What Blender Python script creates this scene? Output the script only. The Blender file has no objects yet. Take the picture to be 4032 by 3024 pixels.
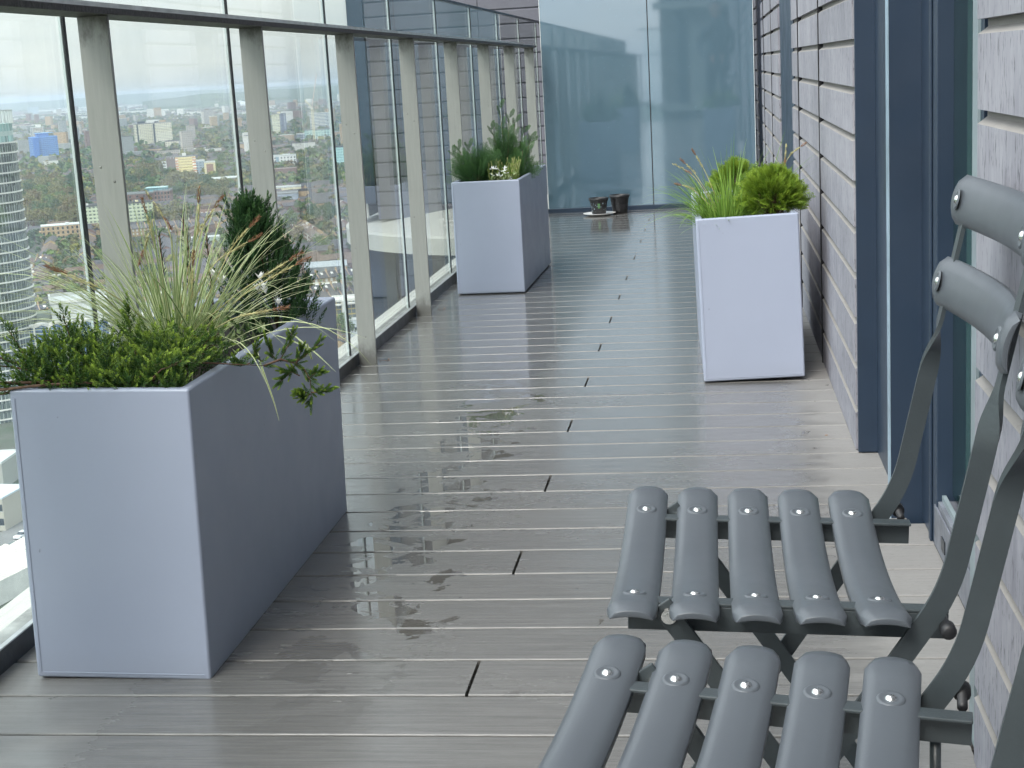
import bpy, bmesh, math, random
from math import sin, cos, pi, radians as RAD
from mathutils import Vector as V, Matrix, noise as mnoise
sc = bpy.context.scene
COL = sc.collection
rnd = random.Random(7)
# ------------------------------------------------------------------ camera
# measured from the photograph: 18 mm-wide-ish phone tele lens, camera 0.97 m above the deck
FPX, CX, CY, CH = 6027.26, 2016.0, 1512.0, 0.97286
R_ = V((0.99057227, 0.12561792, -0.05465084)); U_ = V((0.0280081, 0.20479965, 0.97840311)); F_ = V((-0.13409744, 0.97070966, -0.19935053))
cam_d = bpy.data.cameras.new('camera'); cam = bpy.data.objects.new('camera', cam_d); COL.objects.link(cam)
cam_d.sensor_width = 36; cam_d.lens = 36*FPX/4032; cam_d.clip_start = 0.02; cam_d.clip_end = 90000
m = Matrix.Identity(4)
for i in range(3):
    m[i][0] = R_[i]; m[i][1] = U_[i]; m[i][2] = -F_[i]
m[2][3] = CH
cam.matrix_world = m
sc.camera = cam
def ray(px, py): return F_ + R_*((px-CX)/FPX) - U_*((py-CY)/FPX)
def atY(px, py, Y): d = ray(px, py); return V((0, 0, CH)) + d*(Y/d.y)
def atZ(px, py, Z): d = ray(px, py); return V((0, 0, CH)) + d*((Z-CH)/d.z)
GZ = -100.0
def G(px, py): return atZ(px, py, GZ)
# ------------------------------------------------------------------ world, sun, exposure
SUN_EL, SUN_AZ = 46.0, 203.0     # azimuth clockwise from +Y: behind the camera, over the parapet side
w = bpy.data.worlds.new('World'); sc.world = w; w.use_nodes = True
nt = w.node_tree; nt.nodes.clear()
N = nt.nodes.new; L = nt.links.new
out = N('ShaderNodeOutputWorld'); bg = N('ShaderNodeBackground'); bg.inputs[1].default_value = 0.1
sky = N('ShaderNodeTexSky'); sky.sky_type = 'NISHITA'; sky.sun_disc = False
sky.sun_elevation = RAD(SUN_EL); sky.sun_rotation = RAD(SUN_AZ); sky.air_density = 1.2; sky.dust_density = 2.0
tc = N('ShaderNodeTexCoord'); sep = N('ShaderNodeSeparateXYZ'); L(tc.outputs['Generated'], sep.inputs[0])
mp = N('ShaderNodeMapping'); mp.inputs['Scale'].default_value = (1, 1, 3.4); L(tc.outputs['Generated'], mp.inputs[0])
nz = N('ShaderNodeTexNoise'); nz.inputs['Scale'].default_value = 3.2; nz.inputs['Detail'].default_value = 8; nz.inputs['Roughness'].default_value = 0.6; L(mp.outputs[0], nz.inputs['Vector'])
cr = N('ShaderNodeValToRGB'); cr.color_ramp.elements[0].position = 0.38; cr.color_ramp.elements[0].color = (6.0, 6.8, 7.4, 1)
cr.color_ramp.elements[1].position = 0.66; cr.color_ramp.elements[1].color = (9.0, 9.3, 8.9, 1); L(nz.outputs['Fac'], cr.inputs[0])
mr = N('ShaderNodeMapRange'); mr.inputs[1].default_value = 0.0; mr.inputs[2].default_value = 0.9; mr.inputs[3].default_value = 0.80; mr.inputs[4].default_value = 1.9; L(sep.outputs[2], mr.inputs[0])
dt = N('ShaderNodeVectorMath'); dt.operation = 'DOT_PRODUCT'; L(tc.outputs['Generated'], dt.inputs[0])   # overcast glow round the hidden sun
dt.inputs[1].default_value = (math.sin(RAD(SUN_AZ))*math.cos(RAD(SUN_EL)), math.cos(RAD(SUN_AZ))*math.cos(RAD(SUN_EL)), math.sin(RAD(SUN_EL)))
mg_ = N('ShaderNodeMapRange'); mg_.inputs[1].default_value = 0.0; mg_.inputs[2].default_value = 1.0; mg_.inputs[3].default_value = 1.0; mg_.inputs[4].default_value = 1.7; L(dt.outputs['Value'], mg_.inputs[0])
mm = N('ShaderNodeMath'); mm.operation = 'MULTIPLY'; L(mr.outputs[0], mm.inputs[0]); L(mg_.outputs[0], mm.inputs[1])
vm = N('ShaderNodeVectorMath'); vm.operation = 'SCALE'; L(cr.outputs[0], vm.inputs[0]); L(mm.outputs[0], vm.inputs[3])
mx = N('ShaderNodeMixRGB'); mx.inputs[0].default_value = 0.80; L(sky.outputs[0], mx.inputs[1]); L(vm.outputs[0], mx.inputs[2])
L(mx.outputs[0], bg.inputs[0]); L(bg.outputs[0], out.inputs[0])
sd = bpy.data.lights.new('sun', 'SUN'); sd.energy = 1.5; sd.angle = RAD(24); sd.color = (1, 0.95, 0.87)
so = bpy.data.objects.new('sun', sd); COL.objects.link(so)
az, el = RAD(SUN_AZ), RAD(SUN_EL)
so.rotation_euler = (-V((sin(az)*cos(el), cos(az)*cos(el), sin(el)))).to_track_quat('-Z', 'Y').to_euler()
sc.view_settings.view_transform = 'Standard'; sc.view_settings.look = 'None'; sc.view_settings.exposure = 0.86; sc.view_settings.gamma = 1
sc.render.engine = 'CYCLES'
try:
    sc.cycles.max_bounces = 14; sc.cycles.transparent_max_bounces = 32; sc.cycles.glossy_bounces = 6; sc.cycles.volume_bounces = 1
except Exception: pass
# ------------------------------------------------------------------ helpers
class MB:
    def __init__(s): s.v = []; s.f = []; s.mi = []; s.at = []; s.cm = 0; s.ca = 0.0
    def vert(s, p): s.v.append((p[0], p[1], p[2])); s.at.append(s.ca); return len(s.v)-1
    def face(s, ids): s.f.append(tuple(ids)); s.mi.append(s.cm)
    def quad(s, *ps): s.face([s.vert(p) for p in ps])
    def box(s, x0, x1, y0, y1, z0, z1, mat=None, M=None):
        if mat is not None: s.cm = mat
        P = [(x, y, z) for z in (z0, z1) for y in (y0, y1) for x in (x0, x1)]
        if M is not None: P = [M @ V(p) for p in P]
        i = [s.vert(p) for p in P]
        for a in ((0,2,3,1),(4,5,7,6),(0,1,5,4),(2,6,7,3),(0,4,6,2),(1,3,7,5)): s.face([i[k] for k in a])
    def prism(s, poly, axis, a, b, M=None):
        # poly: 2D points; axis 0: (y,z) extruded along x ; axis 1: (x,z) along y ; axis 2: (x,y) along z
        def p3(p, t): return ((t, p[0], p[1]), (p[0], t, p[1]), (p[0], p[1], t))[axis]
        A = [p3(p, a) for p in poly]; B = [p3(p, b) for p in poly]
        if M is not None: A = [M @ V(p) for p in A]; B = [M @ V(p) for p in B]
        A = [s.vert(p) for p in A]; B = [s.vert(p) for p in B]; n = len(poly)
        for i in range(n): s.face((A[i], A[(i+1) % n], B[(i+1) % n], B[i]))
        s.face(A[::-1]); s.face(B)
    def tube(s, pts, r, n=8, caps=True):
        pts = [V(p) for p in pts]; rr = r if isinstance(r, (list, tuple)) else [r]*len(pts); rings = []
        for i, p in enumerate(pts):
            t = (pts[min(i+1, len(pts)-1)] - pts[max(i-1, 0)]).normalized()
            a = t.orthogonal().normalized() if i == 0 else (a - t*a.dot(t)).normalized()
            b = t.cross(a)
            rings.append([s.vert(p + (a*cos(2*pi*k/n) + b*sin(2*pi*k/n))*rr[i]) for k in range(n)])
        for i in range(len(rings)-1):
            for k in range(n): s.face((rings[i][k], rings[i][(k+1) % n], rings[i+1][(k+1) % n], rings[i+1][k]))
        if caps: s.face(rings[0][::-1]); s.face(rings[-1])
    def lathe(s, prof, n=24, c=(0, 0, 0), cap0=False, cap1=False):
        rings = [[s.vert((c[0]+r*cos(2*pi*k/n), c[1]+r*sin(2*pi*k/n), c[2]+z)) for k in range(n)] for r, z in prof]
        for i in range(len(rings)-1):
            for k in range(n): s.face((rings[i][k], rings[i][(k+1) % n], rings[i+1][(k+1) % n], rings[i+1][k]))
        if cap0: s.face(rings[0][::-1])
        if cap1: s.face(rings[-1])
    def build(s, name, mats, parent=None, smooth=False, bevel=0, loc=None, seg=2, attr=False):
        me = bpy.data.meshes.new(name); me.from_pydata(s.v, [], s.f); me.update()
        if not isinstance(mats, (list, tuple)): mats = [mats]
        for k in mats: me.materials.append(k)
        if len(mats) > 1: me.polygons.foreach_set('material_index', s.mi)
        if smooth: me.polygons.foreach_set('use_smooth', [True]*len(s.f))
        if attr:
            a = me.attributes.new('tip', 'FLOAT', 'POINT'); a.data.foreach_set('value', s.at)
        o = bpy.data.objects.new(name, me); COL.objects.link(o)
        if parent is not None: o.parent = parent
        if loc: o.location = loc
        if bevel:
            b = o.modifiers.new('b', 'BEVEL'); b.width = bevel; b.segments = seg; b.limit_method = 'ANGLE'; b.angle_limit = RAD(40)
        return o
def recalc(o):
    bm = bmesh.new(); bm.from_mesh(o.data); bmesh.ops.recalc_face_normals(bm, faces=bm.faces); bm.to_mesh(o.data); bm.free(); return o
def tag(o, label, cat, group=None, kind=None):
    if label: o['label'] = label
    if cat: o['category'] = cat
    if group: o['group'] = group
    if kind: o['kind'] = kind
    return o
def struct(o): o['kind'] = 'structure'; return o
def empty(name, loc=(0, 0, 0), rz=0, label=None, cat=None, group=None, rot=None):
    o = bpy.data.objects.new(name, None); COL.objects.link(o); o.location = loc
    o.rotation_euler = rot if rot else (0, 0, rz); o.empty_display_size = 0.1
    return tag(o, label, cat, group)
def copy_tree(o, parent=None):
    c = o.copy(); COL.objects.link(c); c.parent = parent
    for ch in list(o.children): copy_tree(ch, c)
    return c
# ------------------------------------------------------------------ materials
class NT:
    def __init__(s, name):
        s.m = bpy.data.materials.new(name); s.m.use_nodes = True; s.t = s.m.node_tree
        s.b = s.t.nodes['Principled BSDF']; s.o = s.t.nodes['Material Output']
    def n(s, t, **k):
        x = s.t.nodes.new('ShaderNode'+t)
        for a, b in k.items(): setattr(x, a, b)
        return x
    def l(s, a, b): s.t.links.new(a, b)
    def co(s, scale=(1, 1, 1), kind='Object', loc=(0, 0, 0)):
        c = s.n('TexCoord'); mp = s.n('Mapping'); mp.inputs['Scale'].default_value = scale; mp.inputs['Location'].default_value = loc
        if kind == 'World':
            g = s.n('NewGeometry'); s.l(g.outputs['Position'], mp.inputs[0])
        else: s.l(c.outputs[kind], mp.inputs[0])
        return mp.outputs[0]
    def noise(s, vec, scale, detail=4, rough=0.55, dist=0):
        x = s.n('TexNoise'); x.inputs['Scale'].default_value = scale; x.inputs['Detail'].default_value = detail
        x.inputs['Roughness'].default_value = rough; x.inputs['Distortion'].default_value = dist; s.l(vec, x.inputs['Vector']); return x.outputs['Fac']
    def ramp(s, fac, stops):
        x = s.n('ValToRGB'); e = x.color_ramp.elements
        while len(e) < len(stops): e.new(0.5)
        for i, (p, c) in enumerate(stops): e[i].position = p; e[i].color = (*c, 1) if len(c) == 3 else c
        s.l(fac, x.inputs[0]); return x.outputs[0]
    def rng(s, v, a, b, c=0.0, d=1.0, smooth=False):
        x = s.n('MapRange'); x.interpolation_type = 'SMOOTHSTEP' if smooth else 'LINEAR'
        s.l(v, x.inputs[0])
        for i, q in zip((1, 2, 3, 4), (a, b, c, d)): x.inputs[i].default_value = q
        return x.outputs[0]
    def math(s, op, a, b=None, c=None):
        x = s.n('Math', operation=op)
        for i, q in enumerate((a, b, c)):
            if q is None: continue
            if isinstance(q, (int, float)): x.inputs[i].default_value = q
            else: s.l(q, x.inputs[i])
        return x.outputs[0]
    def mix(s, f, a, b, mode='MIX'):
        x = s.n('MixRGB', blend_type=mode)
        for i, q in enumerate((f, a, b)):
            if isinstance(q, (int, float)): x.inputs[i].default_value = q if i == 0 else (q, q, q, 1)
            elif isinstance(q, tuple): x.inputs[i].default_value = (*q, 1) if len(q) == 3 else q
            else: s.l(q, x.inputs[i])
        return x.outputs[0]
    def bump(s, h, st, dist=0.01, prev=None):
        x = s.n('Bump'); x.inputs['Strength'].default_value = st; x.inputs['Distance'].default_value = dist; s.l(h, x.inputs['Height'])
        if prev is not None: s.l(prev, x.inputs['Normal'])
        return x.outputs[0]
def set_(b, **k):
    for a, v in k.items():
        n = {'col': 'Base Color', 'rough': 'Roughness', 'metal': 'Metallic', 'ior': 'IOR', 'spec': 'Specular IOR Level', 'coat': 'Coat Weight', 'coatr': 'Coat Roughness', 'trans': 'Transmission Weight', 'sss': 'Subsurface Weight'}[a]
        b.inputs[n].default_value = (*v, 1) if isinstance(v, tuple) else v
def simple(name, col, rough=0.6, metal=0.0, var=0.12, scale=6.0, bump=0.0, bscale=60, **k):
    t = NT(name); set_(t.b, rough=rough, metal=metal, **k)
    v = t.co(); n1 = t.noise(v, scale, 5)
    c0 = tuple(max(0, x*(1-var)) for x in col); c1 = tuple(min(1, x*(1+var)) for x in col)
    t.l(t.ramp(n1, [(0.3, c0), (0.7, c1)]), t.b.inputs['Base Color'])
    t.l(t.rng(t.noise(v, scale*2.3, 4), 0.3, 0.7, rough*0.85, min(1, rough*1.15)), t.b.inputs['Roughness'])
    if bump: t.l(t.bump(t.noise(v, bscale, 6), bump, 0.004), t.b.inputs['Normal'])
    return t.m
def glass_mat(name, tint, refl_ior=1.5, rough=0.0, dirt=0.0):
    t = NT(name); t.t.nodes.remove(t.b)
    tr = t.n('BsdfTransparent'); tr.inputs[0].default_value = (*tint, 1)
    gl = t.n('BsdfGlossy'); gl.inputs['Roughness'].default_value = rough
    fr = t.n('Fresnel'); g = t.n('NewGeometry')   # no bending in thin panes, so the exit face uses the same curve as the entry face
    t.l(t.rng(g.outputs['Backfacing'], 0, 1, refl_ior, 1/refl_ior), fr.inputs[0])
    ms = t.n('MixShader'); t.l(fr.outputs[0], ms.inputs[0]); t.l(tr.outputs[0], ms.inputs[1]); t.l(gl.outputs[0], ms.inputs[2])
    if dirt:
        df = t.n('BsdfDiffuse'); df.inputs[0].default_value = (0.55, 0.58, 0.55, 1)
        v = t.co((1, 3, 0.7), 'World'); f = t.rng(t.noise(v, 5, 8, 0.7), 0.52, 0.8, dirt*0.15, dirt)
        m2 = t.n('MixShader'); t.l(f, m2.inputs[0]); t.l(ms.outputs[0], m2.inputs[1]); t.l(df.outputs[0], m2.inputs[2]); ms = m2
    t.l(ms.outputs[0], t.o.inputs[0]); return t.m
M = {}
M['glass'] = glass_mat('balustrade_glass', (0.95, 0.978, 0.974), 1.42, 0.0, 0.05)
M['glass_edge'] = simple('glass_edge', (0.74, 0.78, 0.78), 0.15, 0, 0.1)
M['seal'] = simple('black_sealant', (0.012, 0.013, 0.015), 0.4)
def steel():
    t = NT('stained_steel'); v = t.co((30, 30, 2), 'World'); v2 = t.co((6, 6, 3), 'World')
    c = t.mix(t.noise(v, 4, 6, 0.7), (0.32, 0.318, 0.302), (0.49, 0.485, 0.46))
    g = t.n('NewGeometry'); sp = t.n('SeparateXYZ'); t.l(g.outputs['Position'], sp.inputs[0])
    z = t.math('ADD', sp.outputs[2], t.rng(t.noise(v2, 6, 6, 0.7), 0.3, 0.7, -0.035, 0.035))
    dark_ends = t.math('MAXIMUM', t.rng(z, 1.075, 1.13, 0, 0.75), t.rng(z, 0.085, 0.03, 0, 0.5))  # darker towards the top and the foot of each post
    c = t.mix(dark_ends, c, (0.09, 0.08, 0.07))
    t.l(c, t.b.inputs['Base Color']); set_(t.b, rough=0.5, metal=0.25)
    t.l(t.rng(t.noise(v, 2, 5), 0.3, 0.7, 0.42, 0.6), t.b.inputs['Roughness'])
    t.l(t.bump(t.noise(t.co((8, 8, 8), 'World'), 60, 5), 0.15, 0.001), t.b.inputs['Normal'])
    return t.m
M['steel'] = steel()
M['rail_dark'] = simple('tarnished_rail', (0.055, 0.048, 0.045), 0.5, 0.3, 0.4, 60, 0.4, 120)
M['rail_top'] = simple('brushed_rail_top', (0.55, 0.56, 0.55), 0.35, 0.5, 0.2, 20)
M['black_angle'] = simple('black_base_angle', (0.022, 0.026, 0.032), 0.35, 0, 0.4, 12, 0.2, 60)
M['alu'] = simple('dull_aluminium', (0.36, 0.36, 0.34), 0.45, 0.4, 0.35, 22, 0.2, 90)
M['navy'] = simple('navy_paint', (0.019, 0.034, 0.060), 0.42, 0, 0.1, 3, 0.05, 400)
M['navy_edge'] = simple('worn_navy_edge', (0.30, 0.40, 0.48), 0.4, 0.2, 0.2, 12)
M['trim'] = simple('pale_window_trim', (0.24, 0.29, 0.31), 0.4, 0.1, 0.15, 10)
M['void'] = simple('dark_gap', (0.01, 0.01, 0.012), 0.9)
def concrete(name, c0, c1, scale=3, bump=0.3):
    t = NT(name); v = t.co(kind='World'); a = t.noise(v, scale, 8, 0.65); b = t.noise(v, scale*14, 6, 0.7)
    c = t.mix(a, c0, c1); c = t.mix(t.rng(b, 0.58, 0.75, 0, 0.45), c, tuple(x*0.6 for x in c0))
    t.l(c, t.b.inputs['Base Color']); set_(t.b, rough=0.85); t.l(t.bump(b, bump, 0.004), t.b.inputs['Normal']); return t.m
M['ledge'] = concrete('pale_ledge_concrete', (0.42, 0.42, 0.39), (0.66, 0.65, 0.60), 5)
M['slab'] = concrete('weathered_slab_concrete', (0.36, 0.37, 0.36), (0.56, 0.55, 0.50), 2.2)
def block():
    t = NT('lilac_grey_block'); g = t.n('NewGeometry')
    v = t.co((18, 18, 3.2), 'World'); vb = t.co((1, 1, 1), 'World'); vp = t.co((150, 150, 38), 'World')
    a = t.noise(vb, 2.3, 6, 0.65); s_ = t.noise(v, 2.0, 6, 0.7); p = t.noise(vp, 1.0, 3, 0.6)
    c = t.mix(t.rng(a, 0.3, 0.7), (0.170, 0.168, 0.200), (0.340, 0.333, 0.368))
    c = t.mix(t.math('MULTIPLY', t.rng(s_, 0.42, 0.72), 0.5), c, (0.42, 0.42, 0.452))
    c = t.mix(t.math('MULTIPLY', g.outputs['Random Per Island'], 0.22), c, (0.22, 0.225, 0.25))
    c = t.mix(t.rng(p, 0.57, 0.68, 0, 0.7), c, (0.085, 0.085, 0.10))
    t.l(c, t.b.inputs['Base Color']); set_(t.b, rough=0.82, spec=0.3)
    h = t.math('SUBTRACT', t.math('MULTIPLY', s_, 0.4), t.rng(p, 0.60, 0.75)); t.l(t.bump(h, 0.35, 0.003), t.b.inputs['Normal']); return t.m
M['block'] = block()
M['chamfer'] = concrete('block_chamfer', (0.19, 0.18, 0.172), (0.29, 0.272, 0.258), 6, 0.15)
M['dark_block'] = concrete('dark_wing_block', (0.100, 0.102, 0.128), (0.170, 0.172, 0.205), 2.5, 0.2)  # darker block tone for the neighbouring wing
def deck():
    t = NT('wet_grey_decking'); g = t.n('NewGeometry'); sp = t.n('SeparateXYZ'); t.l(g.outputs['Position'], sp.inputs[0])
    X, Y = sp.outputs[0], sp.outputs[1]
    grain = t.noise(t.co((3.0, 420, 40), 'World'), 1.0, 5, 0.7); grain2 = t.noise(t.co((5, 130, 8), 'World'), 1.0, 5, 0.65)
    big = t.noise(t.co((1.1, 1.6, 1), 'World'), 1.3, 6, 0.6); med = t.noise(t.co((2.2, 7, 1), 'World'), 2.0, 6, 0.65)
    c = t.mix(t.rng(grain2, 0.3, 0.7), (0.106, 0.101, 0.095), (0.192, 0.184, 0.175))
    c = t.mix(t.math('MULTIPLY', g.outputs['Random Per Island'], 0.35), c, (0.118, 0.114, 0.110))
    dry = t.math('MAXIMUM', t.rng(t.math('ADD', X, t.rng(med, 0, 1, -0.16, 0.16)), 0.16, 0.30, 0, 1, True), t.math('MULTIPLY', t.rng(t.math('ADD', X, t.rng(med, 0, 1, -0.2, 0.2)), -0.92, -1.12, 0, 1, True), t.rng(Y, 3.0, 2.2, 0.0, 0.8)))
    c = t.mix(t.math('MULTIPLY', dry, 0.55), c, (0.29, 0.278, 0.272))
    speck = t.noise(t.co((60, 160, 60), 'World'), 1.0, 4, 0.7)
    c = t.mix(t.math('MULTIPLY', t.rng(speck, 0.55, 0.7), t.math('MULTIPLY', dry, 0.5)), c, (0.12, 0.115, 0.11))
    # standing water: patches along a low strip left of the middle, few elsewhere
    dx = t.math('ABSOLUTE', t.math('SUBTRACT', X, -0.66)); band = t.rng(dx, 0.04, 0.20, 1, 0, True)
    pn = t.noise(t.co((6.5, 8, 1), 'World', loc=(3.1, 0.4, 0)), 1.5, 5, 0.6, 0.6)
    pud = t.rng(t.math('ADD', pn, t.math('MULTIPLY', band, 0.17)), 0.665, 0.680, 0, 1)
    bandy = t.math('MULTIPLY', t.rng(Y, 2.0, 2.5), t.rng(Y, 6.0, 4.5)); pud = t.math('MULTIPLY', pud, bandy)
    c = t.mix(t.math('MULTIPLY', pud, 0.5), c, (0.085, 0.08, 0.074))
    rgh = t.rng(t.math('ADD', t.math('MULTIPLY', big, 0.6), t.math('MULTIPLY', med, 0.4)), 0.35, 0.65, 0.16, 0.33)
    rgh = t.math('ADD', rgh, t.math('MULTIPLY', dry, 0.34)); far = t.rng(Y, 4.0, 6.5, 0, 1, True)
    rgh = t.mix(t.math('MULTIPLY', far, t.math('SUBTRACT', 0.85, dry)), rgh, t.math('MULTIPLY', rgh, 0.42))
    rgh = t.mix(pud, rgh, 0.025)
    t.l(c, t.b.inputs['Base Color']); t.l(rgh, t.b.inputs['Roughness'])
    h = t.math('MULTIPLY', t.math('ADD', t.math('MULTIPLY', grain, 0.8), t.math('MULTIPLY', speck, 0.35)), t.math('SUBTRACT', 1.0, pud))
    h2 = t.math('MULTIPLY', h, t.rng(Y, 3.5, 6.0, 1.0, 0.14))
    t.l(t.bump(h2, 0.38, 0.0022), t.b.inputs['Normal']); set_(t.b, spec=0.55); wet = t.math('SUBTRACT', 1.0, dry); t.l(t.math('MULTIPLY', wet, 0.55), t.b.inputs['Coat Weight']); t.l(t.mix(pud, t.rng(big, .35, .65, 0.06, 0.17), 0.01), t.b.inputs['Coat Roughness']); t.l(t.bump(t.math('MULTIPLY', h2, t.rng(big, .4, .6, .35, .9)), 0.16, 0.0022), t.b.inputs['Coat Normal'])
    return t.m
M['deck'] = deck()
def screen():
    t = NT('teal_backed_glass'); v = t.co(kind='World')
    set_(t.b, rough=0.5, col=(0.07, 0.13, 0.19), spec=0.2)
    t.l(t.mix(t.noise(v, 0.8, 3), (0.080, 0.140, 0.185), (0.096, 0.162, 0.210)), t.b.inputs['Base Color'])
    gl = t.n('BsdfGlossy'); gl.inputs['Roughness'].default_value = 0.03; gl.inputs[0].default_value = (0.80, 0.88, 1.0, 1)
    spots = t.rng(t.noise(v, 42, 2, 0.5), 0.70, 0.74, 1.0, 0.45)
    f = t.math('MULTIPLY', spots, 0.17)
    fr = t.n('Fresnel'); fr.inputs[0].default_value = 1.5; f = t.math('ADD', f, t.math('MULTIPLY', fr.outputs[0], 0.6))
    ms = t.n('MixShader'); t.l(f, ms.inputs[0]); t.l(t.b.outputs[0], ms.inputs[1]); t.l(gl.outputs[0], ms.inputs[2]); t.l(ms.outputs[0], t.o.inputs[0]); return t.m
M['screen'] = screen()
M['win_glass'] = simple('dark_window_glass', (0.012, 0.030, 0.032), 0.06, 0, 0.2, 2, spec=0.8)
M['win_green'] = simple('dark_green_window_glass', (0.035, 0.085, 0.075), 0.08, 0, 0.2, 2, spec=0.8)  # greener base colour than the side glass
def planter_mat():
    t = NT('lilac_grey_planter_paint'); v = t.co((1, 1, 1)); n1 = t.noise(v, 3, 4); n2 = t.noise(v, 55, 3, 0.5)
    c = t.mix(n1, (0.318, 0.352, 0.450), (0.354, 0.390, 0.490)); c = t.mix(t.rng(n2, 0.745, 0.78, 0, 0.8), c, (0.16, 0.16, 0.18))
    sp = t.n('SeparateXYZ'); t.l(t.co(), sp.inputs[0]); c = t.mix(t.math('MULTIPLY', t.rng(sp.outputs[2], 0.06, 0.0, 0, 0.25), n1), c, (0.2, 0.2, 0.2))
    t.l(c, t.b.inputs['Base Color']); set_(t.b, rough=0.34, spec=0.45); t.l(t.bump(t.noise(v, 500, 2), 0.05, 0.0006, t.bump(t.noise(v, 5, 2), 0.12, 0.004)), t.b.inputs['Normal'])
    t.l(t.rng(t.noise(v, 12, 4), 0.3, 0.7, 0.28, 0.42), t.b.inputs['Roughness']); return t.m
M['planter'] = planter_mat()
M['soil'] = simple('dark_compost', (0.022, 0.017, 0.013), 0.95, 0, 0.5, 40, 1.0, 90)
M['drop'] = glass_mat('water_drop', (0.95, 0.97, 0.98), 1.6, 0.0)
def chair_mat():
    t = NT('grey_green_chair_paint'); v = t.co(); n = t.noise(v, 4, 4); c = t.mix(n, (0.068, 0.077, 0.089), (0.090, 0.101, 0.115))
    c = t.mix(t.rng(t.noise(v, 30, 2, 0.5), 0.72, 0.78, 0, 0.25), c, (0.06, 0.06, 0.06)); t.l(c, t.b.inputs['Base Color'])
    set_(t.b, rough=0.30, spec=0.5); t.l(t.rng(t.noise(v, 9, 4), 0.3, 0.7, 0.29, 0.42), t.b.inputs['Roughness']); t.l(t.bump(t.noise(v, 420, 3), 0.12, 0.0006), t.b.inputs['Normal']); return t.m
M['chair'] = chair_mat()
M['chair_frame'] = simple('dark_green_frame_paint', (0.044, 0.054, 0.059), 0.36, 0, 0.15, 8, 0.08, 300, spec=0.5)
M['rivet'] = simple('polished_rivet', (0.78, 0.78, 0.76), 0.16, 1.0, 0.1, 20)
M['rubber'] = simple('black_rubber', (0.012, 0.012, 0.014), 0.5)
def leafmat(name, c0, c1, tip=None, rough=0.5, sss=0.0):
    t = NT(name); g = t.n('NewGeometry'); c = t.mix(g.outputs['Random Per Island'], c0, c1)
    if tip:
        a = t.n('Attribute', attribute_name='tip'); c = t.mix(a.outputs['Fac'], c, tip)
    t.l(c, t.b.inputs['Base Color']); set_(t.b, rough=rough, spec=0.35)
    tl = t.n('BsdfTranslucent'); t.l(c, tl.inputs[0]); ms = t.n('MixShader'); ms.inputs[0].default_value = 0.22
    t.l(t.b.outputs[0], ms.inputs[1]); t.l(tl.outputs[0], ms.inputs[2]); t.l(ms.outputs[0], t.o.inputs[0]); return t.m
M['juniper'] = leafmat('spreading_juniper_needles', (0.018, 0.058, 0.014), (0.055, 0.135, 0.026), (0.40, 0.54, 0.08))
M['conifer'] = leafmat('dark_conifer_needles', (0.014, 0.048, 0.018), (0.040, 0.105, 0.036), (0.10, 0.20, 0.06))
M['cypress'] = leafmat('dark_cypress_scales', (0.016, 0.058, 0.026), (0.050, 0.125, 0.042), (0.11, 0.23, 0.06))
M['thuja'] = leafmat('golden_thuja_scales', (0.032, 0.095, 0.010), (0.12, 0.23, 0.02), (0.34, 0.46, 0.05))
M['lime'] = leafmat('lime_green_leaves', (0.10, 0.20, 0.03), (0.26, 0.38, 0.06))
M['grassgreen'] = leafmat('fresh_green_blades', (0.10, 0.22, 0.03), (0.26, 0.42, 0.08))
M['cream'] = leafmat('cream_blade_margin', (0.55, 0.59, 0.32), (0.74, 0.76, 0.48))
M['blade'] = leafmat('green_blade_middle', (0.10, 0.21, 0.05), (0.20, 0.33, 0.10))
M['spike'] = simple('rust_brown_spikelets', (0.25, 0.125, 0.065), 0.8, 0, 0.4, 200)
M['straw'] = simple('straw_yellow_stem', (0.46, 0.42, 0.20), 0.7, 0, 0.3, 120)
M['petal'] = leafmat('white_petals', (0.78, 0.78, 0.76), (0.92, 0.92, 0.9))
M['variegated'] = leafmat('white_margined_leaves', (0.10, 0.18, 0.05), (0.50, 0.58, 0.30))
M['bark'] = simple('brown_twig_bark', (0.12, 0.07, 0.045), 0.85, 0, 0.35, 80)
# ================================================================== THE BALCONY
YE = 10.58                    # far screen
Y0B, PITCH = 2.26896, 0.15    # deck board grid
# ---- deck boards (one floor; every board a real rounded plank)
mb = MB()
def board(x0, x1, ya, yb):
    r = 0.0032; n = 5; poly = []
    for k in range(n+1): a = pi - k*pi/2/n; poly.append((ya+r+cos(a)*r, -r+sin(a)*r))
    for k in range(n+1): a = pi/2 - k*pi/2/n; poly.append((yb-r+cos(a)*r, -r+sin(a)*r))
    poly += [(yb, -0.022), (ya, -0.022)]
    mb.prism(poly[::-1], 0, x0, x1)
joints = {0, 4, 8, 12, 16, 20, 24, 28, 32, 37, 42, 46, 50} | {-4*k for k in range(1, 16)}
for i in range(-52, 56):
    ya = Y0B + PITCH*i + 0.0030; yb = ya + PITCH - 0.0060
    if ya > YE - 0.02: break
    ym = (ya+yb)/2
    xr = 0.345 if (ym > 3.80 or ym < 2.06) else (0.392 if ym > 3.22 else 0.425)
    if i in joints or (i == 38):
        e = 0.0028 if i in joints else 0.0012
        board(-1.262, -0.4155-e, ya, yb); board(-0.4155+e, xr-0.006, ya, yb)
    elif i % 4 == 2 and ym < 0: board(-1.262, xr-0.006, ya, yb)
    else: board(-1.262, xr-0.006, ya, yb)
o = recalc(mb.build('deck', M['deck'])); struct(o)
for p in o.data.polygons: p.use_smooth = False
mb = MB(); mb.box(-1.30, 0.42, -5.6, YE+2.5, -0.10, -0.05); struct(mb.build('deck_substructure', M['void']))
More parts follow.
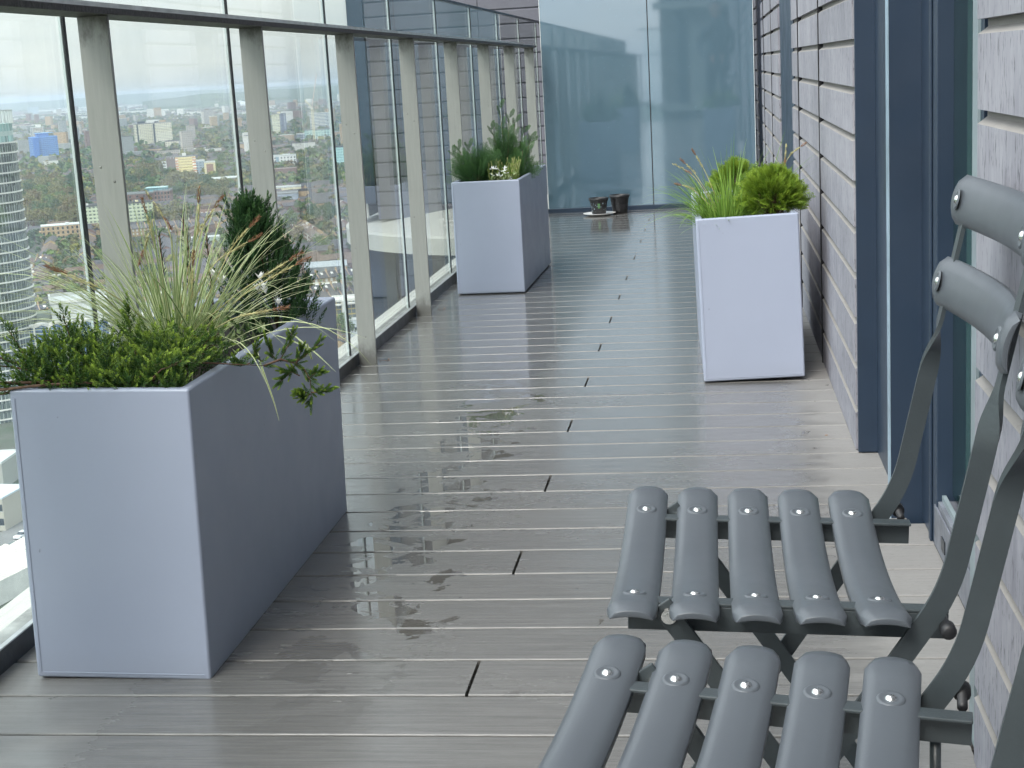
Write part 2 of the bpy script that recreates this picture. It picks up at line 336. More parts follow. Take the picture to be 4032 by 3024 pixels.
mb = MB(); mb.prism([(-1.362, -0.02), (-1.362, -0.5), (-1.49, -0.5), (-1.492, -0.065), (-1.47, -0.045)][::-1], 1, -6.0, 11.0); o = recalc(mb.build('ledge', M['ledge'])); struct(o)
mb = MB(); mb.box(-1.362, -1.30, -6.0, 11.0, -0.5, -0.035); struct(mb.build('gutter', M['rail_dark']))

# ---- glass balustrade
GXP = -1.277
bal = empty('glass_balustrade', (-1.25, 2.4, 0), 0, 'tall glass balustrade with stained steel posts and dark handrail along the left edge', 'balustrade')
PY0, PS = 2.989, 1.0755
def world_part(o): o.matrix_parent_inverse = o.parent.matrix_basis.inverted() if False else Matrix.Translation(-o.parent.location); return o
def bpart(mb, name, mat, parent=bal, **k): return world_part(mb.build(name, mat, parent, **k))
posts = [PY0 + PS*k for k in range(-7, 8)]
for y in posts:
    if y > YE-0.05: continue
    mb = MB(); mb.box(-1.243, -1.181, y, y+0.012, -0.03, 1.1268); bpart(mb, 'post', M['steel'], bevel=0.0012)
    if y < 2: continue
    for z, x in ((0.10, -1.214), (0.41, -1.226), (0.80, -1.200), (0.83, -1.226)):
        mb2 = MB()
        n = 8; c = mb2.vert((x, y-0.0022, z)); ring = [mb2.vert((x+0.003*cos(2*pi*k/n), y-0.0003, z+0.003*sin(2*pi*k/n))) for k in range(n)]
        for k in range(n): mb2.face((c, ring[(k+1) % n], ring[k]))
        bpart(mb2, 'screw_head', M['alu'])
mb = MB(); mb.box(-1.258, -1.166, -5.45, YE-0.02, 1.1272, 1.1400); bpart(mb, 'handrail', M['rail_dark'], bevel=0.001)
mb = MB(); mb.box(-1.2630, -1.2585, -5.45, YE-0.02, 1.1300, 1.1630); bpart(mb, 'handrail_reflection_strip', M['rail_top'])  # added pale strip standing in for the rail top's reflection in the glass
mb = MB(); mb.box(-1.252, -1.172, -5.45, YE-0.02, 1.1404, 1.1412); bpart(mb, 'handrail_top_strip', M['rail_top'])
mb = MB(); mb.prism([(-1.246, -0.02), (-1.246, 0.040), (-1.2555, 0.040), (-1.2555, -0.02)], 1, -5.45, YE-0.02); recalc(bpart(mb, 'base_angle', M['black_angle']))
mb = MB(); mb.box(-1.2560, -1.2458, -5.45, YE-0.02, 0.0404, 0.0432); bpart(mb, 'base_angle_lip', M['rail_top'])
mb = MB(); mb.box(-1.302, -1.262, -5.45, YE-0.02, -0.035, 0.034); bpart(mb, 'base_channel', M['alu'], bevel=0.002)
mb = MB(); mb.box(-1.2625, -1.2560, -5.45, YE-0.02, -0.03, 0.026); bpart(mb, 'base_gasket', M['seal'])
gj = [2.994 + PS*k for k in range(-5, 9)]
ends = [-2.95] + [y for y in gj if y > -2.4]
for a, b in zip(ends[:-1], ends[1:]):
    mb = MB(); mb.box(GXP-0.0042, GXP+0.0042, a+0.009, b-0.009, 0.030, 1.326); bpart(mb, 'glass_pane', M['glass'])
    for e in (a+0.0075, b-0.0075):
        mb = MB(); mb.box(GXP-0.0044, GXP+0.0008, e-0.0014, e+0.0014, 0.031, 1.325); bpart(mb, 'pane_edge', M['glass_edge'])
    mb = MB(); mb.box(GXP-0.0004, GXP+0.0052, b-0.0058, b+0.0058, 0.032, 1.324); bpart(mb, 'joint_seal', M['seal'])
mb = MB(); mb.box(GXP-0.0125, GXP+0.0125, -2.95, ends[-1]+0.5, 1.3262, 1.3375); bpart(mb, 'cap_rail', M['navy'], bevel=0.001)
# railing across the near end of the balcony, behind the camera
er = empty('end_railing', (-0.4, -5.5, 0), 0, 'low glazed railing closing the other end of the balcony, seen mirrored in the teal screen', 'railing')
for z, hh in ((1.128, 0.014), (1.55, 0.02)): mb = MB(); mb.box(-1.2, 0.335, -5.53, -5.50, z, z+hh); bpart(mb, 'rail', M['rail_dark'], er)
mb = MB(); mb.box(-1.1, 0.335, -5.522, -5.510, 0.03, 1.548); bpart(mb, 'glass_pane', M['glass'], er)
for x in (-1.19, -0.05): mb = MB(); mb.box(x, x+0.03, -5.54, -5.528, -0.03, 1.127); bpart(mb, 'post', M['steel'], er)

# ---- teal glass screen at the far end
scn = empty('glass_screen', (-0.4, YE, 0), 0, 'tall teal backed glass screen closing the far end of the deck, mirroring the balcony', 'screen')
def spart(mb, name, mat, **k): return world_part(mb.build(name, mat, scn, **k))
mb = MB(); mb.box(-1.134, -0.4135, YE, YE+0.012, 0.030, 2.55); spart(mb, 'screen_pane', M['screen'])
mb = MB(); mb.box(-0.4065, 0.288, YE, YE+0.012, 0.030, 2.55); spart(mb, 'screen_pane', M['screen'])
for x in (-1.1355, 0.2893): mb = MB(); mb.box(x-0.0015, x+0.0015, YE-0.0012, YE+0.0135, 0.0305, 2.55); spart(mb, 'pane_edge', M['glass_edge'])
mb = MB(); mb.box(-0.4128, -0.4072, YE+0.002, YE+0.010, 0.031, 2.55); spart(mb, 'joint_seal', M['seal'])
mb = MB(); mb.box(-1.139, 0.292, YE-0.016, YE+0.02, -0.005, 0.0295); spart(mb, 'base_rail', M['navy'], bevel=0.0015)
mb = MB(); mb.box(-1.139, 0.292, YE-0.016, YE+0.02, 2.5505, 2.58); spart(mb, 'top_rail', M['navy'], bevel=0.0015)

# ---- the apartment building wall on the right
apt = empty('apartment_building', (0.34, 3, 0), 0, 'apartment block wall of lilac grey ribbed concrete blocks with navy panels, right of the deck', 'building')
def apart(mb, name, mat, parent=apt, **k):
    o = mb.build(name, mat, parent, **k)
    if parent is apt: world_part(o)
    return o
ZT = 1.006; CPH = 0.1115
def blocks(mb, kind, fixed, edges, k0, k1, sgn=1, z00=ZT):
    # kind 'x': wall plane x=fixed facing -x, edges along y ; kind 'y': plane y=fixed facing -y, edges along x
    for k in range(k0, k1):
        z = z00 + CPH*k - CPH
        for a, b in zip(edges[:-1], edges[1:]):
            j = rnd.uniform(-0.0012, 0.0012); c = fixed
            prof = [(c+j, z), (c+j, z+0.0930), (c+0.013, z+0.1020), (c+0.013, z+0.1113), (c+0.034, z+0.1113), (c+0.034, z)]
            ax = 1 if kind == 'x' else 0
            n0 = len(mb.f)
            mb.cm = 0; mb.prism(prof, ax, a+0.0022, b-0.0022)
            mb.mi[n0+1] = 1; mb.mi[n0+2] = 1
for nm, edges in (('near', [-5.5, -4.35, -3.2, -2.05, -0.9, 0.25, 1.15, 2.04]), ('mid', [3.792, 4.94, 6.084, 6.594]), ('far', [7.815, 8.72, 9.936, 10.467]), ('end', [11.381, 12.3, 13.2])):
    mb = MB(); blocks(mb, 'x', 0.335, edges, -9, 26 if nm != 'end' else 14)
    recalc(apart(mb, 'block_wall', [M['block'], M['chamfer']]))
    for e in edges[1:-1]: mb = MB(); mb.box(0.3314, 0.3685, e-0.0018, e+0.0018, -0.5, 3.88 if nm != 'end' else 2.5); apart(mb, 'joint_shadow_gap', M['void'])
    mb = MB(); mb.box(0.369, 0.385, edges[0]+0.004, edges[-1]-0.004, -0.6, 3.9); apart(mb, 'backing_board', M['chamfer'])
mb = MB(); mb.box(0.343, 0.384, 6.596, 7.813, 0.0, 3.9); apart(mb, 'navy_panel', M['navy'])
mb = MB(); mb.box(0.343, 0.384, 10.470, 11.378, 0.0, 3.9); apart(mb, 'navy_panel', M['navy'])
mb = MB(); mb.box(0.339, 0.60, 3.772, 3.788, 0.0, 3.9); apart(mb, 'navy_panel', M['navy'], bevel=0.001)
mb = MB(); mb.box(0.385, 0.60, 3.24, 3.771, 0.0, 3.9); apart(mb, 'navy_panel', M['navy'])
mb = MB(); mb.box(0.3548, 0.60, 3.205, 3.238, -0.02, 3.9); apart(mb, 'door_post', M['navy'], bevel=0.0012)
mb = MB(); mb.box(0.3518, 0.3544, 3.204, 3.2385, -0.02, 3.9); apart(mb, 'post_edge_strip', M['navy_edge'])
M['sill'] = simple('grey_anodised_sill', (0.17, 0.18, 0.21), 0.45, 0.2, 0.25, 20, 0.2, 80)
# window in its recess
win = empty('window', (0.42, 2.6, 0)); win.parent = apt; world_part(win)
def wpart(mb, name, mat, **k):
    o = mb.build(name, mat, win, **k); o.matrix_parent_inverse = Matrix.Translation((-0.42, -2.6, 0)); return o
mb = MB(); mb.box(0.418, 0.46, 2.985, 3.203, 0.0, 2.6); mb.box(0.413, 0.4175, 3.040, 3.064, 0.0, 2.6); wpart(mb, 'frame', M['navy'], bevel=0.0015)
mb = MB(); mb.box(0.4205, 0.46, 2.05, 2.984, 0.0, 0.100); mb.box(0.4165, 0.4200, 2.05, 3.01, 0.006, 0.088); wpart(mb, 'sill', M['sill'], bevel=0.0015)
mb = MB(); mb.box(0.428, 0.436, 2.05, 2.984, 0.1005, 0.112); wpart(mb, 'glazing_bead', M['trim'])
mb = MB(); mb.box(0.414, 0.4163, 2.86, 2.90, 0.03, 0.055); wpart(mb, 'drain_cover', M['black_angle'])
mb = MB(); mb.box(0.448, 0.456, 2.79, 2.983, 0.112, 2.55); wpart(mb, 'side_glass', M['win_glass'])
mb = MB(); mb.box(0.442, 0.450, 2.10, 2.7895, 0.1125, 2.55); wpart(mb, 'glass', M['win_green'])
mb = MB(); mb.box(0.4425, 0.458, 2.05, 2.985, 2.551, 2.62); wpart(mb, 'head', M['navy'])
mb = MB(); mb.box(0.3434, 0.3472, 2.085, 2.125, 0.0, 2.6); wpart(mb, 'side_trim', M['trim'])
mb = MB(); mb.box(0.3478, 0.47, 2.062, 2.084, 0.0, 3.9); apart(mb, 'navy_reveal', M['navy'])
mb = MB(); mb.box(0.335, 0.50, 2.05, 3.20, 2.622, 3.9); apart(mb, 'navy_panel', M['navy'])
mb = MB(); mb.box(0.47, 9.0, -5.5, 13.2, -12, 3.95); apart(mb, 'core', M['void'])
mb = MB(); mb.box(0.36, 9.0, -5.6, 13.2, 3.96, 24); apart(mb, 'upper_storeys', M['block'])
mb = MB(); mb.box(0.385, 0.469, -5.5, 2.05, -0.6, 3.9); mb.box(0.385, 0.469, 3.80, 13.2, -0.6, 3.9); apart(mb, 'cavity', M['void'])
# fallen leaf scraps
for i, (x, y, r) in enumerate(((-1.163, 6.36, 0.3), (-1.168, 5.215, 1.2), (0.268, 3.952, 0.5))):
    mb = MB(); rn = random.Random(i)
    for k in range(9 if i < 2 else 1):
        p = V((x + rn.uniform(-.02, .02)*(i < 2), y+rn.uniform(-.018, .018)*(i < 2), 0.001)); a = rn.uniform(0, 6.28); d = V((cos(a), sin(a), rn.uniform(0, .4))); s_ = V((-sin(a), cos(a), rn.uniform(0, .3)))
        l_ = rn.uniform(.006, .013); mb.quad(p, p+d*l_*.5+s_*l_*.25, p+d*l_, p+d*l_*.5-s_*l_*.25)
    tag(mb.build('leaf_scraps' if i < 2 else 'dead_leaf', M['spike']), ('curled brown leaf scraps by the post just before the middle planter', 'dry brown leaf scraps at the foot of the post nearest the front planter', 'tiny orange brown dead leaf on the deck near the block wall')[i], 'leaf')

# ---- neighbouring wing beyond the balustrade
wing = empty('neighbouring_wing', (-2.0, 11.9, 0), 0, 'dark lilac block wing of the tower standing beyond the far end of the glass balustrade', 'building')
def wg(mb, name, mat, **k): o = mb.build(name, mat, wing, **k); world_part(o); return o
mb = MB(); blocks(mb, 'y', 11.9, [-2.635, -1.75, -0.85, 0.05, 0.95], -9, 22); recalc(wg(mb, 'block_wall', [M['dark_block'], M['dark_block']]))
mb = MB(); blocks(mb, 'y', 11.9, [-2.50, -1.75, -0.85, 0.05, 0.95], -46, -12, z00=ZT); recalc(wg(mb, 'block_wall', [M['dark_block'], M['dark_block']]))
mb = MB(); mb.box(-2.738, -2.642, 11.885, 11.96, 0.02, 3.5); mb.box(-2.78, -2.738, 11.93, 12.0, 0.02, 3.5); wg(mb, 'corner_post', M['navy'], bevel=0.002)
mb = MB(); mb.box(-2.80, -2.52, 11.87, 11.96, -5.0, -0.34); wg(mb, 'navy_panel', M['navy'], bevel=0.002)
mb = MB(); mb.box(-2.80, -2.52, 11.868, 11.90, -1.28, -1.26); wg(mb, 'panel_trim', M['navy_edge'])
mb = MB(); mb.box(-2.72, 1.5, 11.9375, 15, 0.0, 3.55); mb.box(-2.6, 1.5, 11.9375, 15, -14, -0.35); wg(mb, 'core', M['void'])
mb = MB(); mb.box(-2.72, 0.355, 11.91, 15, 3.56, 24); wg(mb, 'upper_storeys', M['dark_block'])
mb = MB(); mb.lathe([(0.3, 0.06), (0.95, 0.035), (1.93, -0.165), (1.985, -0.180), (2.0, -0.20), (2.0, -0.322), (0.2, -0.322)], 96, (-1.08, 12.87, 0)); o = wg(mb, 'balcony_slab', M['slab'], smooth=False)
mb = MB(); mb.box(-2.86, -2.742, 12.05, 12.5, -0.1, 0.10); wg(mb, 'slab_upstand', M['ledge'], bevel=0.004)
# rear wing, seen only mirrored
rear = empty('rear_wing', (-0.3, -9.5, 0), 0, 'pale wing of the tower with stacked white slab edges, seen mirrored in the teal screen', 'building')
def rp(mb, name, mat, **k): o = mb.build(name, mat, rear, **k); world_part(o); return o
mb = MB(); mb.box(-0.95, 3, -12, -9.5, -8, 18); rp(mb, 'wall', M['chamfer'])
for z, e in ((-0.55, .2), (0.05, 0.12), (2.0, 0.30), (2.18, .16)): mb = MB(); mb.box(-0.95-e*.4, 3, -9.5+.002, -9.5+e, z, z+0.13); rp(mb, 'slab_edge', M['ledge'])
for x in (-0.62, 0.2): mb = MB(); mb.box(x, x+0.18, -9.499, -9.47, -0.4, 2.0); mb.box(x, x+0.18, -9.499, -9.47, 2.35, 6); rp(mb, 'navy_panel', M['navy'])
mb = MB(); mb.box(-0.40, 0.18, -9.4995, -9.48, 0.19, 1.7); rp(mb, 'blind', M['slab'])

# ================================================================== PLANTERS
def planter(loc, rot, label):
    p = empty('planter', loc, 0, label, 'planter', 'lilac grey planters along the deck', rot=rot)
    W_, D_, H_ = 0.308, 1.0, 0.507; t = 0.021
    mb = MB()
    def ring(w0, d0, w1, d1, z): return [mb.vert(q) for q in ((w0, d0, z), (w1, d0, z), (w1, d1, z), (w0, d1, z))]
    rs = [ring(0, 0, W_, D_, 0.004), ring(0, 0, W_, D_, H_), ring(t, t, W_-t, D_-t, H_-0.0005), ring(t, t, W_-t, D_-t, H_-0.03), ring(0.003, 0.003, W_-0.003, D_-0.003, H_-0.032), ring(0.003, 0.003, W_-0.003, D_-0.003, 0.006)]
    for a, b in zip(rs[:-1], rs[1:]):
        for i in range(4): mb.face((a[i], a[(i+1) % 4], b[(i+1) % 4], b[i]))
    mb.face(rs[0][::-1]); mb.face(rs[-1])
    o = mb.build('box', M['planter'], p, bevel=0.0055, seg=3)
    for q in o.data.polygons: q.use_smooth = True
    o.modifiers['b'].harden_normals = True
    mb = MB()     # folded hem: front face seams
    for x0, x1, z0, z1 in ((0.0065, 0.0100, 0.014, H_-0.014), (0.010, W_-0.010, 0.0125, 0.0150)): mb.box(x0, x1, -0.0011, 0.001, z0, z1)
    mb.build('hem', M['planter'], p, bevel=0.0008)
    mb = MB(); n = 26; m_ = 9; g = [[mb.vert((0.004+(W_-0.008)*i/m_, 0.004+(D_-0.008)*j/n, 0.462+0.012*mnoise.noise(V((i*.8, j*.8, loc[1]))))) for i in range(m_+1)] for j in range(n+1)]
    for j in range(n):
        for i in range(m_): mb.face((g[j][i], g[j][i+1], g[j+1][i+1], g[j+1][i]))
    mb.build('soil', M['soil'], p, smooth=True)
    mb = MB(); rn = random.Random(int(loc[1]*10))
    for k in range(60):
        s_ = rn.random()
        if s_ < .35: x, y = rn.uniform(.01, W_-.01), rn.uniform(.004, .017)
        elif s_ < .8: x, y = W_-rn.uniform(.004, .017), rn.uniform(.02, D_-.02)
        else: x, y = rn.uniform(.004, .017), rn.uniform(.02, D_-.02)
        r = rn.uniform(.0008, .0026); mb.lathe([(r, 0), (r*.8, r*.35), (r*.35, r*.55), (0.0001, r*.6)], 8, (x, y, H_+0.0002))
    mb.build('water_drops', M['drop'], p, smooth=True)
    return p
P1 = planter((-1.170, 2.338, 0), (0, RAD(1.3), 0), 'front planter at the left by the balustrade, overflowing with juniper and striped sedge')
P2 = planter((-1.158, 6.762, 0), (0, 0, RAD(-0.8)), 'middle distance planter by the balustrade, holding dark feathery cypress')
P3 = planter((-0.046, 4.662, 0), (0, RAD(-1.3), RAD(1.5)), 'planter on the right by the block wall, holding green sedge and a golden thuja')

# ================================================================== CHAIRS
def slat_mesh(mb, L_, w, th, crown, sag, nx=8, ny=22, endr=0.010):
    # runs along local y, crown up; sagging in the middle
    top = []; bot = []
    for j in range(ny+1):
        v = -1 + 2*j/ny; y = v*L_/2; e = max(0.0, abs(y) - (L_/2-endr)); k = 1 - math.sqrt(max(0, 1-(e/endr)**2)) if e > 0 else 0
        zc = sag*(v*v); ww = w/2*(1 - 0.14*k); rt = []; rb = []
        for i in range(nx+1):
            u = -1 + 2*i/nx; z = zc + crown*(1-u*u) - 0.007*k - 0.0035*max(0, abs(u)-0.75)/0.25
            rt.append(mb.vert((u*ww, y, z))); rb.append(mb.vert((u*ww*0.985, y, zc - th + crown*(1-u*u)*0.6)))
        top.append(rt); bot.append(rb)
    for j in range(ny):
        for i in range(nx):
            mb.face((top[j][i], top[j][i+1], top[j+1][i+1], top[j+1][i])); mb.face((bot[j][i], bot[j+1][i], bot[j+1][i+1], bot[j][i+1]))
        mb.face((top[j][0], top[j+1][0], bot[j+1][0], bot[j][0])); mb.face((top[j][nx], bot[j][nx], bot[j+1][nx], top[j+1][nx]))
    for i in range(nx): mb.face((top[0][i], bot[0][i], bot[0][i+1], top[0][i+1])); mb.face((top[ny][i], top[ny][i+1], bot[ny][i+1], bot[ny][i]))
def rivet_obj(parent, loc, M3=None):
    mb = MB(); n = 14
    mb.lathe([(0.0001, 0.0026), (0.0026, 0.0023), (0.0044, 0.0012), (0.0052, -0.0002)], n); mb.cm = 1
    mb.lathe([(0.0052, -0.0001), (0.0070, -0.0005), (0.0092, 0.0006), (0.0112, 0.0003), (0.0124, -0.0012)], n)
    o = mb.build('rivet', [M['rivet'], M['chair']], parent, smooth=True); o.location = loc
    if M3 is not None: o.rotation_euler = M3
    return o
def flat_bar(mb, pts, wdir, w, th):
    # pts: list of V ; wdir: width direction per point ; thickness across the remaining axis
    rings = []
    for i, p in enumerate(pts):
        t = (pts[min(i+1, len(pts)-1)]-pts[max(i-1, 0)]).normalized(); wd = wdir[i]; wd = (wd - t*wd.dot(t)).normalized(); nd = t.cross(wd)
        rings.append([mb.vert(p+wd*a*w/2+nd*b*th/2) for a, b in ((-1, -1), (1, -1), (1, 1), (-1, 1))])
    for r0, r1 in zip(rings[:-1], rings[1:]):
        for k in range(4): mb.face((r0[k], r0[(k+1) % 4], r1[(k+1) % 4], r1[k]))
    mb.face(rings[0][::-1]); mb.face(rings[-1])
def arc(pts, n=5, r=0.03):
    out_ = [pts[0]]
    for a, b, c in zip(pts[:-2], pts[1:-1], pts[2:]):
        d0 = (a-b).normalized(); d1 = (c-b).normalized(); p0 = b+d0*r; p1 = b+d1*r
        for k in range(n+1): t = k/n; out_.append(p0*(1-t)**2 + b*2*t*(1-t) + p1*t*t)
    out_.append(pts[-1]); return out_
def chair(loc, rz, label, link=False):
    c = empty('folding_chair', loc, rz, label, 'chair', 'grey green slatted folding chairs')
    tilt = 0.040
    for i in range(5):
        x = -0.1215+0.0607*i
        mb = MB(); slat_mesh(mb, 0.448, 0.0490, 0.0115, 0.0048, 0.026)
        s = recalc(mb.build('seat_slat', M['chair'], c, smooth=True)); s.location = (x, 0, 0.4290 - tilt*x); s.rotation_euler = (0, tilt, 0)
        md = s.modifiers.new('b', 'BEVEL'); md.width = 0.0022; md.segments = 2; md.limit_method = 'ANGLE'; md.angle_limit = RAD(50)
        for y in (-0.149, 0.149): rivet_obj(s, (0, y, 0.0048+0.026*(y/0.224)**2+0.0004), (math.atan(0.052*y/0.224/0.224), 0, 0))
    for sy in (-1, 1):
        mb = MB(); T = Matrix.Translation((0, 0, 0.430)) @ Matrix.Rotation(tilt, 4, 'Y')
        y0 = sy*0.152
        mb.box(-0.128, 0.188, min(y0, y0+sy*0.0035), max(y0, y0+sy*0.0035), -0.022, 0.004, M=T); mb.box(-0.128, 0.188, min(y0+sy*.0035, y0-sy*.016), max(y0+sy*.0035, y0-sy*.016), 0.0042, 0.0075, M=T)
        mb.build('seat_rail', M['chair_frame'], c, bevel=0.001)
        # back frame: front foot, under the seat, up to the back slats, twisting at 0.64
        ya = sy*0.190
        pts = arc([V((-0.130, ya, 0.0)), V((0.183, ya, 0.462)), V((0.2635, ya, 0.816))], 6, 0.035)
        up = pts[-1]-pts[-2]; pp = pts[:-1] + [pts[-2]+up*t for t in [0.25+0.025*q for q in range(17)]+[0.8, 1.0]]
        wd = []
        for p in pp:
            a = min(1, max(0, (p.z-0.590)/0.075)); a = a*a*(3-2*a); wd.append(V((cos(a*pi/2), sy*sin(a*pi/2), -0.6*cos(a*pi/2))))
        mb = MB(); flat_bar(mb, pp, wd, 0.0215, 0.005); lg = recalc(mb.build('back_leg', M['chair_frame'], c, smooth=True)); lg.data.set_sharp_from_angle(angle=RAD(42))
        yb = sy*0.172
        mb = MB(); pq = arc([V((-0.100, yb, 0.452)), V((0.205, yb, 0.0))], 2); flat_bar(mb, [V((-0.094, yb, 0.446)), V((0.205, yb, 0.0))], [V((1, 0, 0.6))]*2, 0.0215, 0.005)
        recalc(mb.build('front_leg', M['chair_frame'], c, bevel=0.001))
        for (bx, bz, yy) in ((-0.086, 0.434, yb+sy*0.003), (0.0397, 0.249, ya+sy*0.003)):
            mb = MB(); mb.tube([(bx, yy-sy*0.02, bz), (bx, yy, bz)], 0.0048, 12); mb.tube([(bx, yy, bz), (bx, yy+sy*0.003, bz)], [0.0085, 0.0078], 14); mb.tube([(bx, yy+sy*.0031, bz), (bx, yy+sy*.005, bz)], 0.0042, 6)
            mb.build('bolt', M['rivet'], c, smooth=False)
    for sy in (-1, 1): mb = MB(); mb.tube([(0.180, sy*0.168, 0.428), (0.180, sy*0.196, 0.428), (0.180, sy*0.1965, 0.428), (0.180, sy*0.209, 0.428), (0.180, sy*0.2115, 0.428)], [0.0045, 0.0045, 0.0078, 0.0078, 0.005], 14); mb.build('end_cap', M['rubber'], c, smooth=True)
    for x, z, y in ((-0.118, 0.022, 0.188), (0.190, 0.026, 0.170)): mb = MB(); mb.tube([(x, -y, z), (x, y, z)], 0.0055, 10); mb.build('stretcher', M['chair_frame'], c, smooth=True)
    for zc, xc in ((0.703, 0.2455), (0.797, 0.267)):
        mb = MB(); slat_mesh(mb, 0.450, 0.058, 0.010, 0.0060, 0.0, 8, 22, 0.010)
        for i, p in enumerate(mb.v):   # stand it up: crown faces the sitter (-x), ends curve forward
            u, y, z = p; x = -z - 0.030*(y/0.225)**2 + 0.030
            mb.v[i] = (x-0.022, y, u)
        s = recalc(mb.build('back_slat', M['chair'], c, smooth=True)); s.location = (xc, 0, zc); s.rotation_euler = (0, RAD(13), 0)
        md = s.modifiers.new('b', 'BEVEL'); md.width = 0.0022; md.segments = 2; md.limit_method = 'ANGLE'; md.angle_limit = RAD(50)
        for y in (-0.190, 0.190): rivet_obj(s, (-0.0290+0.030-0.030*(y/0.225)**2-0.001, y, 0), (0, RAD(-90), 0))
    if link:
        mb = MB(); mb.tube([(0.158, 0.165, 0.41), (0.158, 0.165, 0.24)], 0.0048, 10); mb.build('link_rod', M['chair_frame'], c, smooth=True)
    return c
chair((0.030, 1.628, 0), 0, 'farther folding chair standing square beside the window recess, both back slats in view')
chair((-0.006, 1.104, 0), RAD(-8.0), 'nearest folding chair, turned slightly and cut off by the bottom of the picture', True)

# ================================================================== POTS AT THE SCREEN
def pot(loc, r, h, label, printed):
    p = empty('plant_pot', loc, 0, label, 'plant pot')
    mb = MB(); mb.lathe([(r*.74, 0), (r*.80, h*.3), (r*.93, h*.82), (r*.93, h*.83), (r*1.02, h*.84), (r*1.04, h), (r*.98, h), (r*.96, h*.86), (r*.72, 0.01), (0.001, 0.01)], 40, cap0=True); mb.build('body', simple('black_pot_plastic', (0.018, 0.018, 0.020), 0.38, 0, .2, 30), p, smooth=True)
    mb = MB(); mb.lathe([(r*.9, h*.9), (r*.5, h*.905), (0.001, h*.9)], 24); mb.build('soil', M['soil'], p)
    if printed:
        cols = [simple('sleeve_print_grey', (0.20, 0.26, 0.30), .5), simple('sleeve_print_green', (0.10, 0.24, 0.08), .5), simple('sleeve_print_dark', (0.03, 0.04, 0.05), .5)]
        mb = MB(); rn = random.Random(4)
        for k in range(26):
            a = -pi/2 + rn.uniform(-1.25, 1.25); z = rn.uniform(.12, .68)*h; da = rn.uniform(.04, .17); dz = rn.uniform(.015, .10)*h; mb.cm = rn.choice((0, 0, 0, 2)) if k else 1
            if k == 0: a, z, da, dz = -pi/2-.05, .36*h, .27, .3*h
            for s_ in range(4):
                a0 = a+da*s_/4; a1 = a+da*(s_+1)/4; q = []
                for aa, zz in ((a0, z), (a1, z), (a1, z+dz), (a0, z+dz)):
                    rr = r*(.80+(zz/h-.3)*.25)+0.0006 + .00005*k; q.append((rr*cos(aa), rr*sin(aa), zz))
                mb.quad(*q)
        mb.build('printed_sleeve', cols, p)
    return p
pot((-0.768, 10.30, 0.012), 0.064, 0.105, 'small black pot with a printed sleeve standing on a white saucer by the teal screen', True)
pot((-0.632, 10.38, 0), 0.066, 0.125, 'plain black pot standing on the deck to the right of the saucer', False)
mb = MB(); mb.lathe([(0.060, 0.001), (0.075, 0.003), (0.108, 0.013), (0.110, 0.016), (0.106, 0.016), (0.074, 0.006), (0.001, 0.006)], 48, cap0=True)
o = mb.build('saucer', simple('white_saucer_glaze', (0.72, 0.70, 0.68), 0.3), smooth=True); o.location = (-0.765, 10.30, 0); tag(o, 'white saucer lying on the deck under the small printed pot', 'saucer')
# ================================================================== PLANTS
def rdir(rn, el0, el1):
    a = rn.uniform(0, 2*pi); e = rn.uniform(el0, el1); return V((cos(a)*cos(e), sin(a)*cos(e), sin(e)))
def leaf(mb, p, d, s, L_, W, lift=0.25):
    n_ = s.cross(d)*W*lift
    i = [mb.vert(p), mb.vert(p+d*L_*.42+s*W*.5-n_), mb.vert(p+d*L_), mb.vert(p+d*L_*.42-s*W*.5-n_)]
    mb.face((i[0], i[1], i[2])); mb.face((i[0], i[2], i[3]))
def twig(mb, p, d, L_, n, ll, lw, rn, droop=0.0, t0=0.0, t1=1.0, spread=0.75, curl=0.0):
    d = d.normalized(); a = d.orthogonal().normalized(); b = d.cross(a); ph = rn.uniform(0, 6.28); q = p.copy()
    for k in range(n):
        t = k/(n-1); dd = (d + V((0, 0, -droop*t + curl*t))).normalized(); q = q + dd*(L_/n)
        ph += 2.4; sd = a*cos(ph)+b*sin(ph); sp = spread*(1-0.62*t); ld = (dd*(1-sp*.45)+sd*sp).normalized()
        s = ld.cross(sd).normalized() if ld.cross(sd).length > 1e-3 else a
        s = ld.cross(dd).normalized() if ld.cross(dd).length > 1e-3 else s
        mb.ca = max(0, min(1, t0+(t1-t0)*t**2.6 + rn.uniform(-.08, .08)))
        leaf(mb, q, ld, s, ll*(1-0.35*t)*rn.uniform(.8, 1.15), lw)
    mb.ca = 0; return q
def branch(mbl, mbw, pts, nt, tl, n, ll, lw, rn, r0=0.003, tipc=(0.0, 0.9), upb=0.35, lat=0.9, **k):
    # woody stem through pts with leafy twigs all along it
    P = [V(p) for p in pts]; fine = []
    for i in range(len(P)-1):
        for j in range(6): fine.append(P[i].lerp(P[i+1], j/6))
    fine.append(P[-1]); mbw.tube(fine, [max(.0007, r0*(1-i/len(fine))) for i in range(len(fine))], 5)
    for q in range(nt):
        t = 0.10+0.90*q/(nt-1); x = t*(len(fine)-1); i = min(int(x), len(fine)-2); p = fine[i].lerp(fine[i+1], x-i); ax = (fine[i+1]-fine[i]).normalized()
        r = rdir(rn, -0.5, 1.0); d = (ax*0.75 + (r-ax*r.dot(ax))*lat + V((0, 0, upb))).normalized()
        if q == nt-1: d = ax
        twig(mbl, p, d, tl*rn.uniform(.65, 1.15)*(1-0.35*t), n, ll, lw, rn, 0, tipc[0], tipc[1]*rn.uniform(.5, 1), **k)
def mkplant(name, label, cat, base, group=None):
    return empty(name, base, 0, label, cat, group)
def padd(root, mb, name, mats, smooth=False, attr=True):
    o = mb.build(name, mats, root, smooth=smooth, attr=attr); o.matrix_parent_inverse = Matrix.Translation(-V(root.location)); return o
